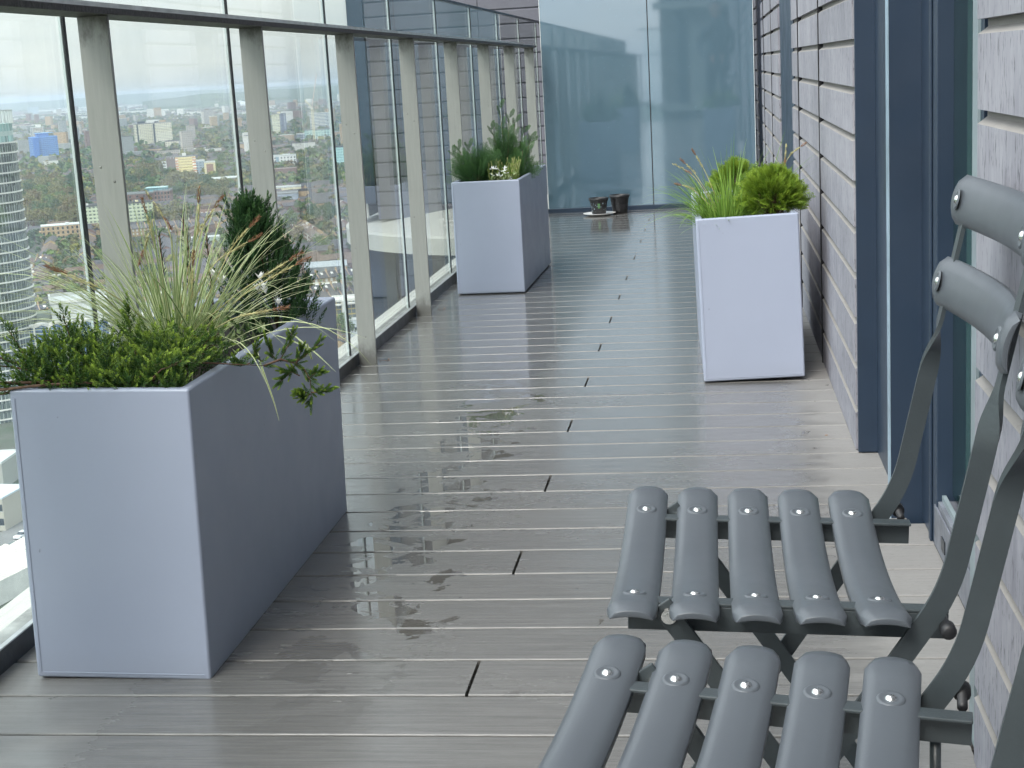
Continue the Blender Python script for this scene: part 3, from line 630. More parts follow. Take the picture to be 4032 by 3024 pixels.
# ---- spreading juniper spilling out of the front planter
rn = random.Random(11)
ml, mw = MB(), MB()
root = V((-1.02, 2.52, 0.475))
for k in range(560):
    x = rn.uniform(-1.165, -0.875); y = 2.352 + abs(rn.gauss(0, 1))*0.13
    if y > 2.80: continue
    edge = (y-2.352)/0.4; h = 0.500 + 0.052*math.sqrt(max(0, min(1, (y-2.34)/0.10))) + 0.020*mnoise.noise(V((x*14, y*14, 0))) + 0.012
    if x > -0.90: h -= 0.01
    p = V((x, y, h-rn.uniform(0.016, 0.062)))
    d = V((rn.uniform(-.8, .8), rn.uniform(-.95, .35), rn.uniform(.35, 1.0)))
    twig(ml, p, d, rn.uniform(.030, .056), 34, .0086, .0031, rn, 0.0, 0.0, max(.05, min(1, .55+1.1*mnoise.noise(V((x*30, y*30, 5)))+rn.uniform(-.2, .35))), 0.85)
for k in range(150):     # a short dark under-layer
    x = rn.uniform(-1.165, -0.875); y = rn.uniform(2.352, 2.72); twig(ml, V((x, y, .478)), V((rn.uniform(-.6, .6), rn.uniform(-.6, .6), .8)), .045, 20, .0095, .0026, rn, 0, 0, .1, .9)
def tufts(pts_list, spec):
    for pts in pts_list: branch(ml, mw, pts, *spec[0], rn, **spec[1])
# shoots towards the glass, rising and trailing past the left end
for pts, nt in (([(-1.12, 2.50, .50), (-1.20, 2.44, .535), (-1.27, 2.42, .575), (-1.30, 2.41, .605)], 20), ([(-1.10, 2.46, .50), (-1.19, 2.42, .53), (-1.245, 2.40, .54)], 16),
                ([(-1.10, 2.44, .50), (-1.155, 2.41, .545), (-1.175, 2.40, .595)], 14), ([(-1.06, 2.48, .50), (-1.09, 2.45, .56), (-1.095, 2.44, .612)], 16), ([(-1.0, 2.52, .5), (-1.005, 2.50, .57), (-1.0, 2.49, .612)], 16),
                ([(-1.12, 2.42, .495), (-1.20, 2.385, .49), (-1.262, 2.37, .475), (-1.275, 2.36, .445)], 18), ([(-1.12, 2.40, .50), (-1.215, 2.37, .515), (-1.265, 2.35, .50)], 18),
                ([(-1.12, 2.36, .505), (-1.19, 2.335, .508), (-1.235, 2.325, .49), (-1.25, 2.32, .455)], 18), ([(-1.20, 2.35, .50), (-1.245, 2.33, .44), (-1.252, 2.32, .37), (-1.235, 2.315, .315)], 14)):
    branch(ml, mw, pts, nt, .040, 22, .0098, .0026, rn, 0.0032, (0, .9), 0.5)
# the branch hanging over the right-hand rim
mainb = [atY(1040, 1440, 2.52), atY(1105, 1415, 2.54), atY(1160, 1430, 2.55), atY(1200, 1455, 2.55), atY(1222, 1500, 2.55), atY(1226, 1560, 2.55), atY(1225, 1590, 2.55)]
start = [V((-0.95, 2.47, .500)), V((-0.885, 2.48, .517))]
branch(ml, mw, start+mainb[:1], 18, .040, 22, .0098, .0026, rn, 0.0038, (0, .8), .4)
branch(ml, mw, mainb, 26, .024, 24, .0072, .0022, rn, 0.0024, (0, .8), .0, .8, spread=.62)
for a, b, c_ in (((1105, 1415), (1140, 1350), (1150, 1310)), ((1160, 1430), (1215, 1390), (1260, 1345)), ((1215, 1490), (1240, 1470), (1262, 1468)), ((1160, 1440), (1130, 1480), (1100, 1506)), ((1226, 1545), (1265, 1545), (1298, 1535)), ((1222, 1555), (1195, 1540), (1180, 1545)), ((1222, 1550), (1200, 1570), (1192, 1560)), ((1090, 1420), (1065, 1390), (1050, 1340)), ((1035, 1425), (1000, 1400), (1010, 1360)), ((1180, 1480), (1150, 1465), (1120, 1462)), ((1165, 1440), (1180, 1390), (1190, 1370)), ((985, 1430), (950, 1440), (925, 1425))):
    branch(ml, mw, [atY(*a, 2.55), atY(*b, 2.545), atY(*c_, 2.54)], 12, .023, 26, .0074, .0022, rn, 0.0014, (0, .9), .1, .5, spread=.62)
for k in range(14):     # more cover at the right rim
    x = -0.90+rn.uniform(-.03, .02); y = rn.uniform(2.36, 2.62); branch(ml, mw, [V((x-.05, y, .49)), V((x, y-.01, .53)), V((x+.03, y-.02, .552+rn.uniform(-.02, .01)))], 8, .036, 22, .0098, .0026, rn, .002, (0, .9), .5)
for pts in ([(-1.06, 2.42, .508), (-1.12, 2.365, .512), (-1.19, 2.335, .520), (-1.25, 2.33, .525)], [(-0.97, 2.40, .500), (-1.04, 2.362, .510), (-1.10, 2.345, .512), (-1.21, 2.33, .505)]): mw.tube(arc([V(p) for p in pts], 4, .02), .0026, 6)
pl = mkplant('spreading_juniper', 'low spreading juniper with yellow green tips spilling over the rims of the front planter', 'shrub', (-1.02, 2.5, .47))
padd(pl, ml, 'foliage', M['juniper']); padd(pl, mw, 'stems', M['bark'], True)
# ---- upright dark conifer at the back of the front planter
def spire(c, h, r, n, label, name, mat, ll=.0105, lw=.0024, tl=.05, seed=3, lean=(0, 0), tops=2, spread=0.7):
    rn = random.Random(seed); ml, mw = MB(), MB(); c = V(c)
    mw.tube([c, c+V((lean[0]*.5, lean[1]*.5, h*.5)), c+V((lean[0], lean[1], h*.9))], [.006, .004, .001], 6)
    for k in range(n):
        t = rn.random()**0.85; rr = r*(1-t**2.6)*(0.75+0.25*sin(t*7+k)) if t < .97 else 0; a = rn.uniform(0, 2*pi); q = rr*math.sqrt(rn.uniform(.12, 1))
        p = c + V((lean[0]*t+cos(a)*q*.82, lean[1]*t+sin(a)*q*.82, h*t*.93 - 0.02))
        d = V((cos(a)*(.30+.35*(1-t)), sin(a)*(.30+.35*(1-t)), .95)); twig(ml, p, d, tl*rn.uniform(.6, 1.2)*(1-.25*t), 28, ll, lw, rn, 0, 0, rn.choice((.7, .4, .2, .1)), spread)
    for k in range(tops):
        a = k*pi+.3; p = c+V((lean[0]+cos(a)*r*.28, lean[1]+sin(a)*r*.2, h*.70)); twig(ml, p, V((cos(a)*.12, sin(a)*.12, 1)), h*.31, 60, ll, lw, rn, 0, 0, .6, spread*.9)
        for j in range(7): twig(ml, p+V((0, 0, h*(.02+.03*j))), V((cos(a+j*2.1)*.6, sin(a+j*2.1)*.6, .9)), tl*.8*(1-j*.07), 22, ll, lw, rn, 0, 0, .6, spread*.9)
    pl = mkplant(name, label, 'shrub', tuple(c)); padd(pl, ml, 'foliage', mat); padd(pl, mw, 'trunk', M['bark'], True); return pl
cb = atY(1065, 1150, 3.10); cb.z = .47
spire((cb.x+.018, 3.08, .47), .285, .122, 760, 'dark green upright conifer at the back of the front planter', 'upright_conifer', M['conifer'], .0125, .0028, .062, 3, (-.045, 0))
# ---- grasses
def blades(ml, c, n, rn, L0, L1, w, r0=.03, out=(.2, 1.1), droop=1.0, twocol=True, seg=11, az=None, mats=(0, 1)):
    for k in range(n):
        a = rn.uniform(0, 2*pi) if az is None else rn.uniform(*az); p = V(c)+V((cos(a)*r0*rn.random(), sin(a)*r0*rn.random(), 0)); o_ = rn.uniform(*out); Lb = rn.uniform(L0, L1)
        el = pi/2-o_; d = V((cos(a)*cos(el), sin(a)*cos(el), sin(el))); tw = rn.uniform(-.4, .4); g = droop*rn.uniform(.5, 1.5); wv = w*rn.uniform(.75, 1.2); rows = []
        side = V((-sin(a), cos(a), 0)); side = (side*cos(tw)+d.cross(side)*sin(tw))
        for j in range(seg+1):
            t = j/seg; ww = wv*(1-t**2.2)*.5 + .00015; sd = side
            nn = d.cross(sd).normalized()
            if twocol: rows.append([ml.vert(p-sd*ww), ml.vert(p-sd*ww*.42-nn*ww*.3), ml.vert(p+sd*ww*.42-nn*ww*.3), ml.vert(p+sd*ww)])
            else: rows.append([ml.vert(p-sd*ww), ml.vert(p-nn*ww*.4), ml.vert(p+sd*ww)])
            d = (d+V((0, 0, -g*(.22+t)*Lb/seg*2.0))).normalized(); p = p+d*(Lb/seg)
        for r0_, r1_ in zip(rows[:-1], rows[1:]):
            for i in range(len(r0_)-1):
                ml.cm = (mats[0] if i != 1 else mats[1]) if twocol else mats[0]; ml.face((r0_[i], r0_[i+1], r1_[i+1], r1_[i]))
def spikelet(mh, p, d, L_, r, rn, n=46):
    for k in range(n):
        t = k/n; q = p+d*L_*t; s = rdir(rn, -1.5, 1.5); s = (s-d*s.dot(d)).normalized(); rr = r*math.sin(pi*min(1, .12+t*.88))
        leaf(mh, q+s*rr*.3, (d*1.0+s*.55).normalized(), d.cross(s).normalized(), .0085, .0018)
STK = []
def stalk(ms, mh, pts, r, L_, rad, rn, mat_head=0, second=True):
    ms, mh = MB(), MB(); STK.append((ms, mh))
    P = arc([V(p) for p in pts], 5, .03); ms.tube(P, r, 5); d = (P[-1]-P[-2]).normalized()
    mh.cm = 0; spikelet(mh, P[-1], d, L_, rad, rn)
    if second:
        i = len(P)*3//4; d2 = (P[-1]-P[i]).normalized(); mh.cm = 1; spikelet(mh, P[-1]-d2*L_*1.15, d2, L_*.9, rad*.9, rn, 26); spikelet(mh, P[-1]-d2*L_*2.0, d2, L_*.7, rad*.8, rn, 20)
def stalks_of(pl):
    for a, b in STK: padd(pl, a, 'stalk', M['straw'], True, False); padd(pl, b, 'flower_spike', [M['spike'], M['straw']], attr=False)
    STK.clear()
rn = random.Random(21); mg, ms, mh = MB(), MB(), MB()
gc = (-1.035, 2.80, .475)
blades(mg, gc, 170, rn, .20, .34, .0042, .06, (.08, 1.0), 1.5)
blades(mg, gc, 60, rn, .26, .38, .0040, .05, (.5, 1.2), 2.1)
blades(mg, (-.96, 2.74, .475), 9, rn, .30, .40, .0044, .02, (.6, 1.15), 2.2, az=(-1.9, .5))
blades(mg, (-1.06, 2.76, .475), 24, rn, .30, .42, .0040, .02, (.6, 1.1), 1.7, az=(2.2, 4.0))
# blades that hang over the right-hand side
for (pts, w_) in (([atY(1010, 1380, 2.6), atY(1025, 1430, 2.56), atY(1060, 1530, 2.54), atY(1085, 1600, 2.54), atY(1099, 1658, 2.54)], .0032), ([atY(1090, 1320, 2.62), atY(1160, 1345, 2.6), atY(1215, 1372, 2.58), atY(1222, 1395, 2.58), atY(1195, 1410, 2.57), atY(1175, 1410, 2.57)], .0032), ([atY(1120, 1290, 2.65), atY(1250, 1395, 2.62), atY(1323, 1465, 2.6)], .0026)):
    P = arc(pts, 4, .02); rows = []
    for j, p in enumerate(P):
        t = j/(len(P)-1); ww = w_*.5*(1-t**3)+.0002; s = V((.8, .6, .1)).normalized(); rows.append([mg.vert(p-s*ww), mg.vert(p-s*ww*.4), mg.vert(p+s*ww*.4), mg.vert(p+s*ww)])
    for a, b in zip(rows[:-1], rows[1:]):
        for i in range(3): mg.cm = 1 if i == 1 else 0; mg.face((a[i], a[i+1], b[i+1], b[i]))
def px(x, y): return (x*.6329, y*.6329)
for (bx, by), (mx_, my_), (tx, ty), Y in (((1010, 1600), (945, 1450), (912, 1335), 2.78), ((1140, 1600), (1235, 1420), (1236, 1270), 2.8), ((1180, 1600), (1260, 1400), (1330, 1300), 2.82), ((1060, 1500), (1050, 1400), (1010, 1340), 2.86), ((1340, 1620), (1450, 1520), (1545, 1420), 2.75), ((900, 1610), (890, 1570), (898, 1545), 2.7)):
    stalk(ms, mh, [(gc[0]+rn.uniform(-.02, .02), gc[1]+rn.uniform(-.03, .03), .48), atY(*px(mx_, my_), Y), atY(*px(tx, ty), Y)], .0011, .030, .0042, rn)
def p4(x, y): return (x*.6329, 700+y*.6329)
for (mx_, my_), (tx, ty), Y, sec in (((1500, 700), (1790, 520), 2.70, True), ((1560, 690), (1830, 545), 2.66, True), ((700, 720), (430, 600), 2.62, True), ((600, 690), (380, 590), 2.6, False), ((1480, 860), (1690, 822), 2.55, True), ((1190, 760), (1200, 560), 2.7, True), ((1330, 520), (1540, 400), 2.78, True)):
    stalk(ms, mh, [(gc[0]+rn.uniform(-.03, .03), gc[1]-.04, .49), atY(*p4(mx_, my_), Y), atY(*p4(tx, ty), Y)], .0011, .030, .0046, rn, second=sec)
pl = mkplant('striped_sedge', 'cream and green striped sedge with rusty flower spikes in the middle of the front planter', 'grass', gc)
padd(pl, mg, 'blades', [M['cream'], M['blade']], attr=False); stalks_of(pl)
# ---- rosemary-like upright stems and white cyclamen behind the sedge
rn = random.Random(5); ml, mw = MB(), MB()
for bx, by, tx, ty, Y in ((1120, 1600, 1135, 1320, 2.93), (990, 1650, 990, 1450, 2.95), (1280, 1650, 1280, 1420, 2.93), (1170, 1640, 1160, 1430, 2.9)):
    t_ = atY(*px(tx, ty), Y); b_ = V((t_.x, Y, .48)); mw.tube([b_, t_], .0016, 5)
    for k in range(46):
        p = b_.lerp(t_, .15+.85*k/46); a = k*2.4; d = V((cos(a), sin(a), 1.1)).normalized(); leaf(ml, p, d, V((-sin(a), cos(a), 0)), .026*(1-.35*k/46), .0034)
pl = mkplant('hebe', 'narrow leaved dark green stems rising behind the striped sedge', 'shrub', (-1.02, 2.93, .475)); padd(pl, ml, 'leaves', M['conifer'], attr=True); padd(pl, mw, 'stems', M['bark'], True)
ml, mf = MB(), MB()
for x, y in ((1640, 690), (1650, 720), (1735, 790), (1620, 640), (1600, 700), (1330, 610), (1380, 660)):
    c = atY(*p4(x, y), 2.80)
    for k in range(5): a = k*1.256+rn.random(); d = V((cos(a)*.6, sin(a)*.5, .9)).normalized(); leaf(mf, c, d, V((-sin(a), cos(a), 0)), rn.uniform(.013, .020), .009)
for k in range(90):
    c = V((rn.uniform(-.99, -.875), rn.uniform(2.72, 2.95), rn.uniform(.48, .54))); d = rdir(rn, .2, 1.2); leaf(ml, c, d, d.cross(V((0, 0, 1))).normalized(), rn.uniform(.015, .028), .010)
pl = mkplant('cyclamen', 'small white flowers among soft leaves between the sedge and dark conifer', 'flower', (-.93, 2.82, .475)); padd(pl, ml, 'leaves', M['variegated'], attr=False); padd(pl, mf, 'petals', M['petal'], attr=False)
# ---- flat fern-like sprays (cypress and thuja)
def spray(mb, p, d, nrm, L_, rn, w=.0030, n=11, t1=.9, ang=.75, droop=.25):
    d = d.normalized(); nrm = (nrm-d*nrm.dot(d)).normalized(); q = p.copy()
    for k in range(n):
        t = k/n; dd = (d+V((0, 0, -droop*t))).normalized(); s = nrm.cross(dd).normalized(); step = L_/n; mb.ca = t*t*t1
        leaf(mb, q, dd, s, step*1.5, w*.9); q = q+dd*step
        for sg in (-1, 1):
            bl = L_*.50*(1-t*.75)*rn.uniform(.7, 1.1)*(.45+min(1, t*3)*.55); bd = (dd*cos(ang)+s*sg*sin(ang)+nrm*rn.uniform(-.15, .15)).normalized(); m_ = max(2, int(bl/.0085)); bs = nrm.cross(bd).normalized(); r = q.copy()
            for j in range(m_):
                u = j/m_; mb.ca = min(1, (t*.5+u*.6))*t1; leaf(mb, r, bd, bs, bl/m_*1.35, w)
                if j > 0:
                    for g2 in (-1, 1): leaf(mb, r, (bd*.75+bs*g2*.65).normalized(), nrm.cross(bd), bl/m_*1.25*(1-u*.4), w*.8)
                r = r+bd*(bl/m_)
    mb.ca = 0
def cypress(c, n, h, r, label, mat, seed, name, elr=(.55, 1.45), Lr=(.07, .13), dirs=None, cat='shrub', w=.0025, t1=.9):
    rn = random.Random(seed); ml, mw = MB(), MB(); c = V(c)
    for k in range(n):
        a = rn.uniform(0, 2*pi); t = rn.random(); e = elr[0]+(elr[1]-elr[0])*t; d = V((cos(a)*cos(e), sin(a)*cos(e), sin(e)))
        p = c+V((cos(a)*r*.45*rn.random(), sin(a)*r*.45*rn.random(), h*.62*t*rn.random())); L_ = rn.uniform(*Lr)
        nr = V((-sin(a), cos(a), rn.uniform(-.6, .6))) if rn.random() < .5 else d.cross(V((-sin(a), cos(a), 0)))
        e2 = p+d*L_*.3; mw.tube([c+V((0, 0, -.02)), p, e2], [.0016, .0014, .0009], 4); spray(ml, p, d, nr, L_, rn, w, 11, t1*rn.uniform(.4, 1), .72, .2)
    for (dx, dy, dz, Lb) in dirs or ():
        d = V((dx, dy, dz)).normalized(); mw.tube([c, c+d*Lb*.9], [.002, .001], 5)
        for k in range(9):
            t = .25+.75*k/9; p = c+d*Lb*t; a = k*2.4; o_ = V((cos(a), sin(a), .25)); spray(ml, p, (d*1.1+o_*.6).normalized(), d.cross(o_), .075*(1.15-t*.6), rn, w, 10, t1, .72, .1)
    pl = mkplant(name, label, cat, tuple(c)); padd(pl, ml, 'foliage', mat); padd(pl, mw, 'stems', M['bark'], True); return pl
cypress((-1.06, 6.93, .465), 95, .15, .09, 'dark feathery cypress at the front left of the middle planter, leaning towards the glass', M['cypress'], 31, 'cypress', (.5, 1.45), (.08, .15), dirs=[(-.45, 0, 1, .21), (-.62, .05, .9, .20), (-.2, .1, 1, .20), (-.7, 0, .5, .13)])
cypress((-0.99, 7.38, .465), 95, .24, .075, 'tall dark cypress at the back of the middle planter', M['cypress'], 32, 'cypress', (.75, 1.5), (.09, .16), dirs=[(-.04, 0, 1, .37), (.10, 0, 1, .32), (-.25, 0, 1, .27), (.4, .1, .95, .26), (.55, 0, .75, .23), (.2, .1, 1, .30)])
cypress((-0.90, 7.18, .465), 34, .12, .05, 'short dark cypress by the right rim of the middle planter', M['cypress'], 33, 'cypress', (.5, 1.3), (.08, .13), dirs=[(.30, 0, 1, .22), (.12, .1, 1, .17)])
rn = random.Random(8); ml, mw = MB(), MB()
for k in range(70):
    x, y = rn.uniform(-1.0, -.885), rn.uniform(6.84, 7.08); b_ = V((x, y, .47)); d = V((rn.uniform(-.25, .35), rn.uniform(-.2, .2), 1)).normalized(); Lb = rn.uniform(.06, .125); mw.tube([b_, b_+d*Lb], .0009, 4)
    for j in range(22): a = j*2.4; dd = (V((cos(a), sin(a), 1.3))).normalized(); leaf(ml, b_+d*Lb*(.2+.8*j/22), dd, V((-sin(a), cos(a), 0)), .017, .0030)
pl = mkplant('lime_heather', 'bright lime green fine leaved clump at the right of the middle planter', 'shrub', (-.94, 6.95, .465)); padd(pl, ml, 'foliage', M['lime'], attr=False); padd(pl, mw, 'stems', M['straw'], True, False)
ml, mf = MB(), MB()
for k in range(70):
    c = V((rn.uniform(-.99, -.875), rn.uniform(6.78, 6.90), rn.uniform(.475, .535))); d = rdir(rn, 0, 1.2); leaf(ml, c, d, d.cross(V((0, 0, 1))).normalized(), rn.uniform(.014, .026), .009)
for k in range(13):
    c = V((rn.uniform(-.98, -.885), rn.uniform(6.775, 6.83), rn.uniform(.505, .565)))
    for j in range(3): d = rdir(rn, -.2, 1.2); leaf(mf, c, d, d.cross(V((0, 0, 1))).normalized(), .017, .008)
pl = mkplant('variegated_creeper', 'small creamy white and green leaves at the front right of the middle planter', 'plant', (-.93, 6.83, .465)); padd(pl, ml, 'leaves', M['variegated'], attr=False); padd(pl, mf, 'white_leaves', M['petal'], attr=False)
# ---- right-hand planter: green sedge, golden thuja
rn = random.Random(17); mg, ms, mh = MB(), MB(), MB()
blades(mg, (.035, 4.80, .47), 400, rn, .07, .15, .0036, .085, (.0, 1.3), 3.0, mats=(0, 1))
blades(mg, (.05, 4.95, .47), 130, rn, .12, .20, .0032, .08, (.0, .9), 1.3)
blades(mg, (.0, 4.86, .48), 60, rn, .17, .27, .0030, .03, (.45, 1.25), 2.8, az=(1.9, 4.3))
blades(mg, (.05, 4.9, .48), 22, rn, .20, .30, .0030, .03, (.05, .65), .6)
blades(mg, (.14, 5.0, .48), 16, rn, .20, .30, .0030, .03, (.3, .9), 1.2, az=(-.9, .9))
def p5(x, y): return (2620+x*.2803, 460+y*.2803)
for (mx_, my_), (tx, ty), Y in (((560, 760), (430, 545), 4.85), ((400, 770), (290, 665), 4.82), ((380, 800), (265, 740), 4.8), ((380, 1000), (235, 962), 4.8), ((1740, 530), (1890, 425), 5.05), ((1680, 620), (1685, 560), 5.0)):
    stalk(ms, mh, [(.03 if tx < 1000 else .16, Y, .49), atY(*p5(mx_, my_), Y), atY(*p5(tx, ty), Y)], .0011, .022, .0042, rn)
pl = mkplant('green_sedge', 'arching fresh green sedge with small rusty spikes at the left of the right hand planter', 'grass', (.035, 4.82, .465))
padd(pl, mg, 'blades', [M['grassgreen'], M['lime']], attr=False); stalks_of(pl)
def ball(c, r, n, label, seed, sq=.9, cut=-.35):
    rn = random.Random(seed); ml, mw = MB(), MB(); c = V(c)
    for k in range(n):
        d = rdir(rn, -.45, 1.5); q_ = .62*(.80+.42*mnoise.noise(d*2.2+V((seed, 0, 0)))+rn.uniform(-.08, .14)); p = c+V((d.x*r*q_, d.y*r*q_, d.z*r*sq*q_)); d2 = (d+V((0, 0, .35))+rdir(rn, -.6, 1.2)*.55).normalized(); spray(ml, p, d2, rdir(rn, -1, 1), r*rn.uniform(.48, .66), rn, .0023, 10, rn.choice((1, .8, .4)), .7, .1)
        if k % 4 == 0: mw.tube([c+V((0, 0, -r*.6)), p], .0011, 4)
    pl = mkplant('golden_thuja', label, 'shrub', tuple(c)); padd(pl, ml, 'foliage', M['thuja']); padd(pl, mw, 'stems', M['bark'], True); return pl
ball((.178, 4.82, .540), .096, 640, 'rounded golden green thuja at the front right of the right hand planter', 41)
ball((.075, 5.25, .555), .085, 220, 'smaller bronze green thuja behind the sedge in the right hand planter', 42)
rn = random.Random(3); mp_ = MB()
for k in range(40): c = V((rn.uniform(-.01, .12), rn.uniform(4.69, 4.74), .474)); d = rdir(rn, 0, .7); leaf(mp_, c, d, d.cross(V((0, 0, 1))).normalized(), rn.uniform(.008, .015), .006)
tag(mp_.build('fallen_petals', M['petal']), 'scattered white petals on the compost at the front of the right hand planter', 'petals', kind='stuff')
# ================================================================== THE CITY, 100 m BELOW
def ground_mat():
    t = NT('city_ground'); v = t.co(kind='World'); a = t.noise(v, 0.012, 6, 0.7); b = t.noise(v, 0.09, 5, 0.7); d = t.noise(v, 0.0016, 4, 0.6)
    c = t.mix(t.rng(a, 0.42, 0.58), (0.075, 0.075, 0.062), (0.040, 0.070, 0.022)); c = t.mix(t.rng(b, 0.5, 0.7), c, (0.11, 0.105, 0.095)); c = t.mix(t.rng(d, 0.5, 0.62), c, (0.075, 0.10, 0.04))
    t.l(c, t.b.inputs['Base Color']); set_(t.b, rough=0.9); return t.m
mb = MB(); mb.quad((-40000, -4000, GZ), (30000, -4000, GZ), (30000, 60000, GZ), (-40000, 60000, GZ)); struct(mb.build('ground', ground_mat()))
def facade(name, wall, win, su, sv, fu=0.55, fv=0.5, band=None, var=0.15):
    t = NT(name); sp = t.n('SeparateXYZ'); t.l(t.co(), sp.inputs[0])
    u = t.math('FRACT', t.math('DIVIDE', t.math('ADD', sp.outputs[0], sp.outputs[1]), su)); v = t.math('FRACT', t.math('DIVIDE', sp.outputs[2], sv))
    mu = t.math('LESS_THAN', u, fu); mv = t.math('MULTIPLY', t.math('LESS_THAN', v, 0.25+fv), t.math('GREATER_THAN', v, 0.25))
    c = t.mix(t.noise(t.co(kind='World'), 0.25, 5), tuple(x*(1-var) for x in wall), tuple(min(1, x*(1+var)) for x in wall))
    wn = t.n('TexWhiteNoise'); vf = t.n('VectorMath', operation='SNAP'); t.l(t.co(), vf.inputs[0]); vf.inputs[1].default_value = (su, su, sv); t.l(vf.outputs[0], wn.inputs['Vector'])
    wc = t.mix(wn.outputs['Value'], tuple(x*.6 for x in win), tuple(min(1, x*1.8) for x in win))
    if band: c = t.mix(t.math('LESS_THAN', v, 0.16), c, band)
    c = t.mix(t.math('MULTIPLY', mu, mv), c, wc); t.l(c, t.b.inputs['Base Color']); set_(t.b, rough=0.7); return t.m
roofm = [simple('grey_flat_roof', (0.22, 0.23, 0.23), .8, 0, .2, .3), simple('white_metal_roof', (0.52, 0.54, 0.53), .5, 0, .1, .3), simple('slate_roof', (0.070, 0.066, 0.072), .8, 0, .45, .6), simple('brown_tile_roof', (0.125, 0.085, 0.062), .85, 0, .3, .6), simple('orange_tile_roof', (0.50, 0.20, 0.09), .85, 0, .2, .6)]
brickm = simple('red_brown_brick', (0.19, 0.118, 0.095), .85, 0, .3, .5); stock = simple('yellow_stock_brick', (0.38, 0.27, 0.16), .85, 0, .25, .5); whitew = simple('white_render', (0.62, 0.61, 0.57), .7, 0, .1, .5); darkw = simple('dark_window', (0.03, 0.04, 0.05), .15, 0, .3, .5)
EXC = []
def place(x0, x1, ybase, ytop, depth, rz=None):
    # photographed left/right columns, foot row and roof row -> footprint centre, width, height on the ground plane
    c = G((x0+x1)/2, ybase); dist = V((c.x, c.y, 0)).length; dirv = V((c.x, c.y, 0)).normalized(); wd = (x1-x0)/FPX*(c-V((0, 0, CH))).dot(F_)
    top = ray((x0+x1)/2, ytop); h = CH + top.z*(dist/V((top.x, top.y, 0)).length) - GZ
    ang = math.atan2(dirv.y, dirv.x)-pi/2; wd = max(4, (wd - depth*abs(sin(rz or 0)))/cos(rz or 0)); c2 = c+dirv*depth/2; EXC.append((c2.x, c2.y, max(wd, depth)*.62))
    return c2, wd, h, ang + (rz or 0)
def building(name, spec, depth, label, wallm, roof=None, rz=0, parapet=1.0, extras=(), cat='building', group=None, wins=None):
    c, wd, h, ang = place(*spec, depth, rz)
    e = empty(name, (c.x, c.y, GZ), ang, label, cat, group); 
    mb = MB(); mb.box(-wd/2, wd/2, -depth/2, depth/2, 0, h-0.02); mb.build('wall', wallm, e)
    mb = MB(); t = 0.5
    mb.box(-wd/2-.1, wd/2+.1, -depth/2-.1, depth/2+.1, h, h+.25)
    for q in ((-wd/2-.1, wd/2+.1, -depth/2-.1, -depth/2+t), (-wd/2-.1, wd/2+.1, depth/2-t, depth/2+.1), (-wd/2-.1, -wd/2+t, -depth/2+t+.01, depth/2-t-.01), (wd/2-t, wd/2+.1, -depth/2+t+.01, depth/2-t-.01)): mb.box(*q, h+.26, h+.25+parapet)
    mb.build('roof', roof or roofm[0], e)
    for (nm, x0, x1, y0, y1, z0, z1, m_) in extras:
        mb = MB(); mb.box(x0*wd/2, x1*wd/2, y0*depth/2, y1*depth/2, h*z0, h*z1); mb.build(nm, m_, e)
    if wins:   # individual front windows for the nearer blocks: cols, rows, w, h, z0, material
        nc, nr, ww, wh, z0, wm = wins
        me = None
        for r in range(nr):
            for k in range(nc):
                if me is None:
                    mb = MB(); mb.box(-ww/2, ww/2, -.06, .1, 0, wh, 0); mb.box(-ww/2-.12, ww/2+.12, -.04, .1, -.12, 0, 1); o = mb.build('window', [wm, whitew], e); me = o
                else: o = me.copy(); COL.objects.link(o); o.parent = e
                o.location = ((-.5+(k+.5)/nc)*wd, -depth/2, z0+r*(h-z0)/nr + .5)
    return e
# named blocks, from the far skyline to the near streets
blue = facade('blue_scaffold_sheet', (0.075, 0.19, 0.45), (0.03, 0.09, 0.28), 3.4, 3.0, .45, .45, (0.20, 0.36, 0.62))
building('wrapped_tower_block', (124, 234, 636, 540), 26, 'tower block wrapped in bright blue scaffold sheeting', blue, simple('blue_sheet', (0.16, 0.34, 0.70), .6), 0.25, extras=[('plant_room', -.5, .4, -.5, .5, 1.003, 1.16, blue), ('roof_cap', -.6, .75, -.6, .6, 1.161, 1.19, simple('pale_blue', (.3, .5, .75), .5)), ('wing', -.98, -.55, -1.25, -1.01, 0, .985, simple('deep_blue_sheet', (0.05, 0.17, 0.5), .7))])
building('office_block', (125, 178, 560, 502), 20, 'small pale office block behind the blue wrapped tower', facade('pale_grid', (.42, .43, .42), (.08, .1, .12), 4, 3.2), roofm[1], extras=[('plant_room', -.2, .6, -.5, .5, 1.01, 1.2, whitew)])
building('gas_holder', (112, 154, 452, 420), 60, 'pale grey blue gas holder frame on the far left plain', simple('pale_blue_steel', (.36, .44, .5), .6), roofm[0])
creamg = facade('cream_grid', (0.62, 0.58, 0.42), (0.10, 0.11, 0.11), 3.6, 2.9, .62, .42, (.70, .68, .55))
building('twin_slab_block', (534, 606, 577, 488), 22, 'left half of the wide cream slab block with a dark roof box', creamg, rz=.06, extras=[('plant_room', -.55, .25, -.6, .6, 1.01, 1.12, darkw), ('dark_core', -.72, -.58, -1.04, -1.0, 0.02, .99, darkw)])
building('twin_slab_block', (607, 682, 574, 483), 22, 'right half of the wide cream slab block beside its dark stair core', creamg, rz=.06, extras=[('plant_room', -.2, .45, -.6, .6, 1.01, 1.11, stock), ('dark_core', -.98, -.80, -1.04, -1.0, 0.02, .99, darkw), ('water_tank', -.75, -.35, -.6, .6, 1.01, 1.08, darkw)])
building('annexe_block', (654, 713, 588, 556), 20, 'small cream annexe at the right foot of the wide slab blocks', facade('cream_small', (.62, .57, .42), (.10, .10, .10), 4.5, 3.1, .4, .5), roofm[2])
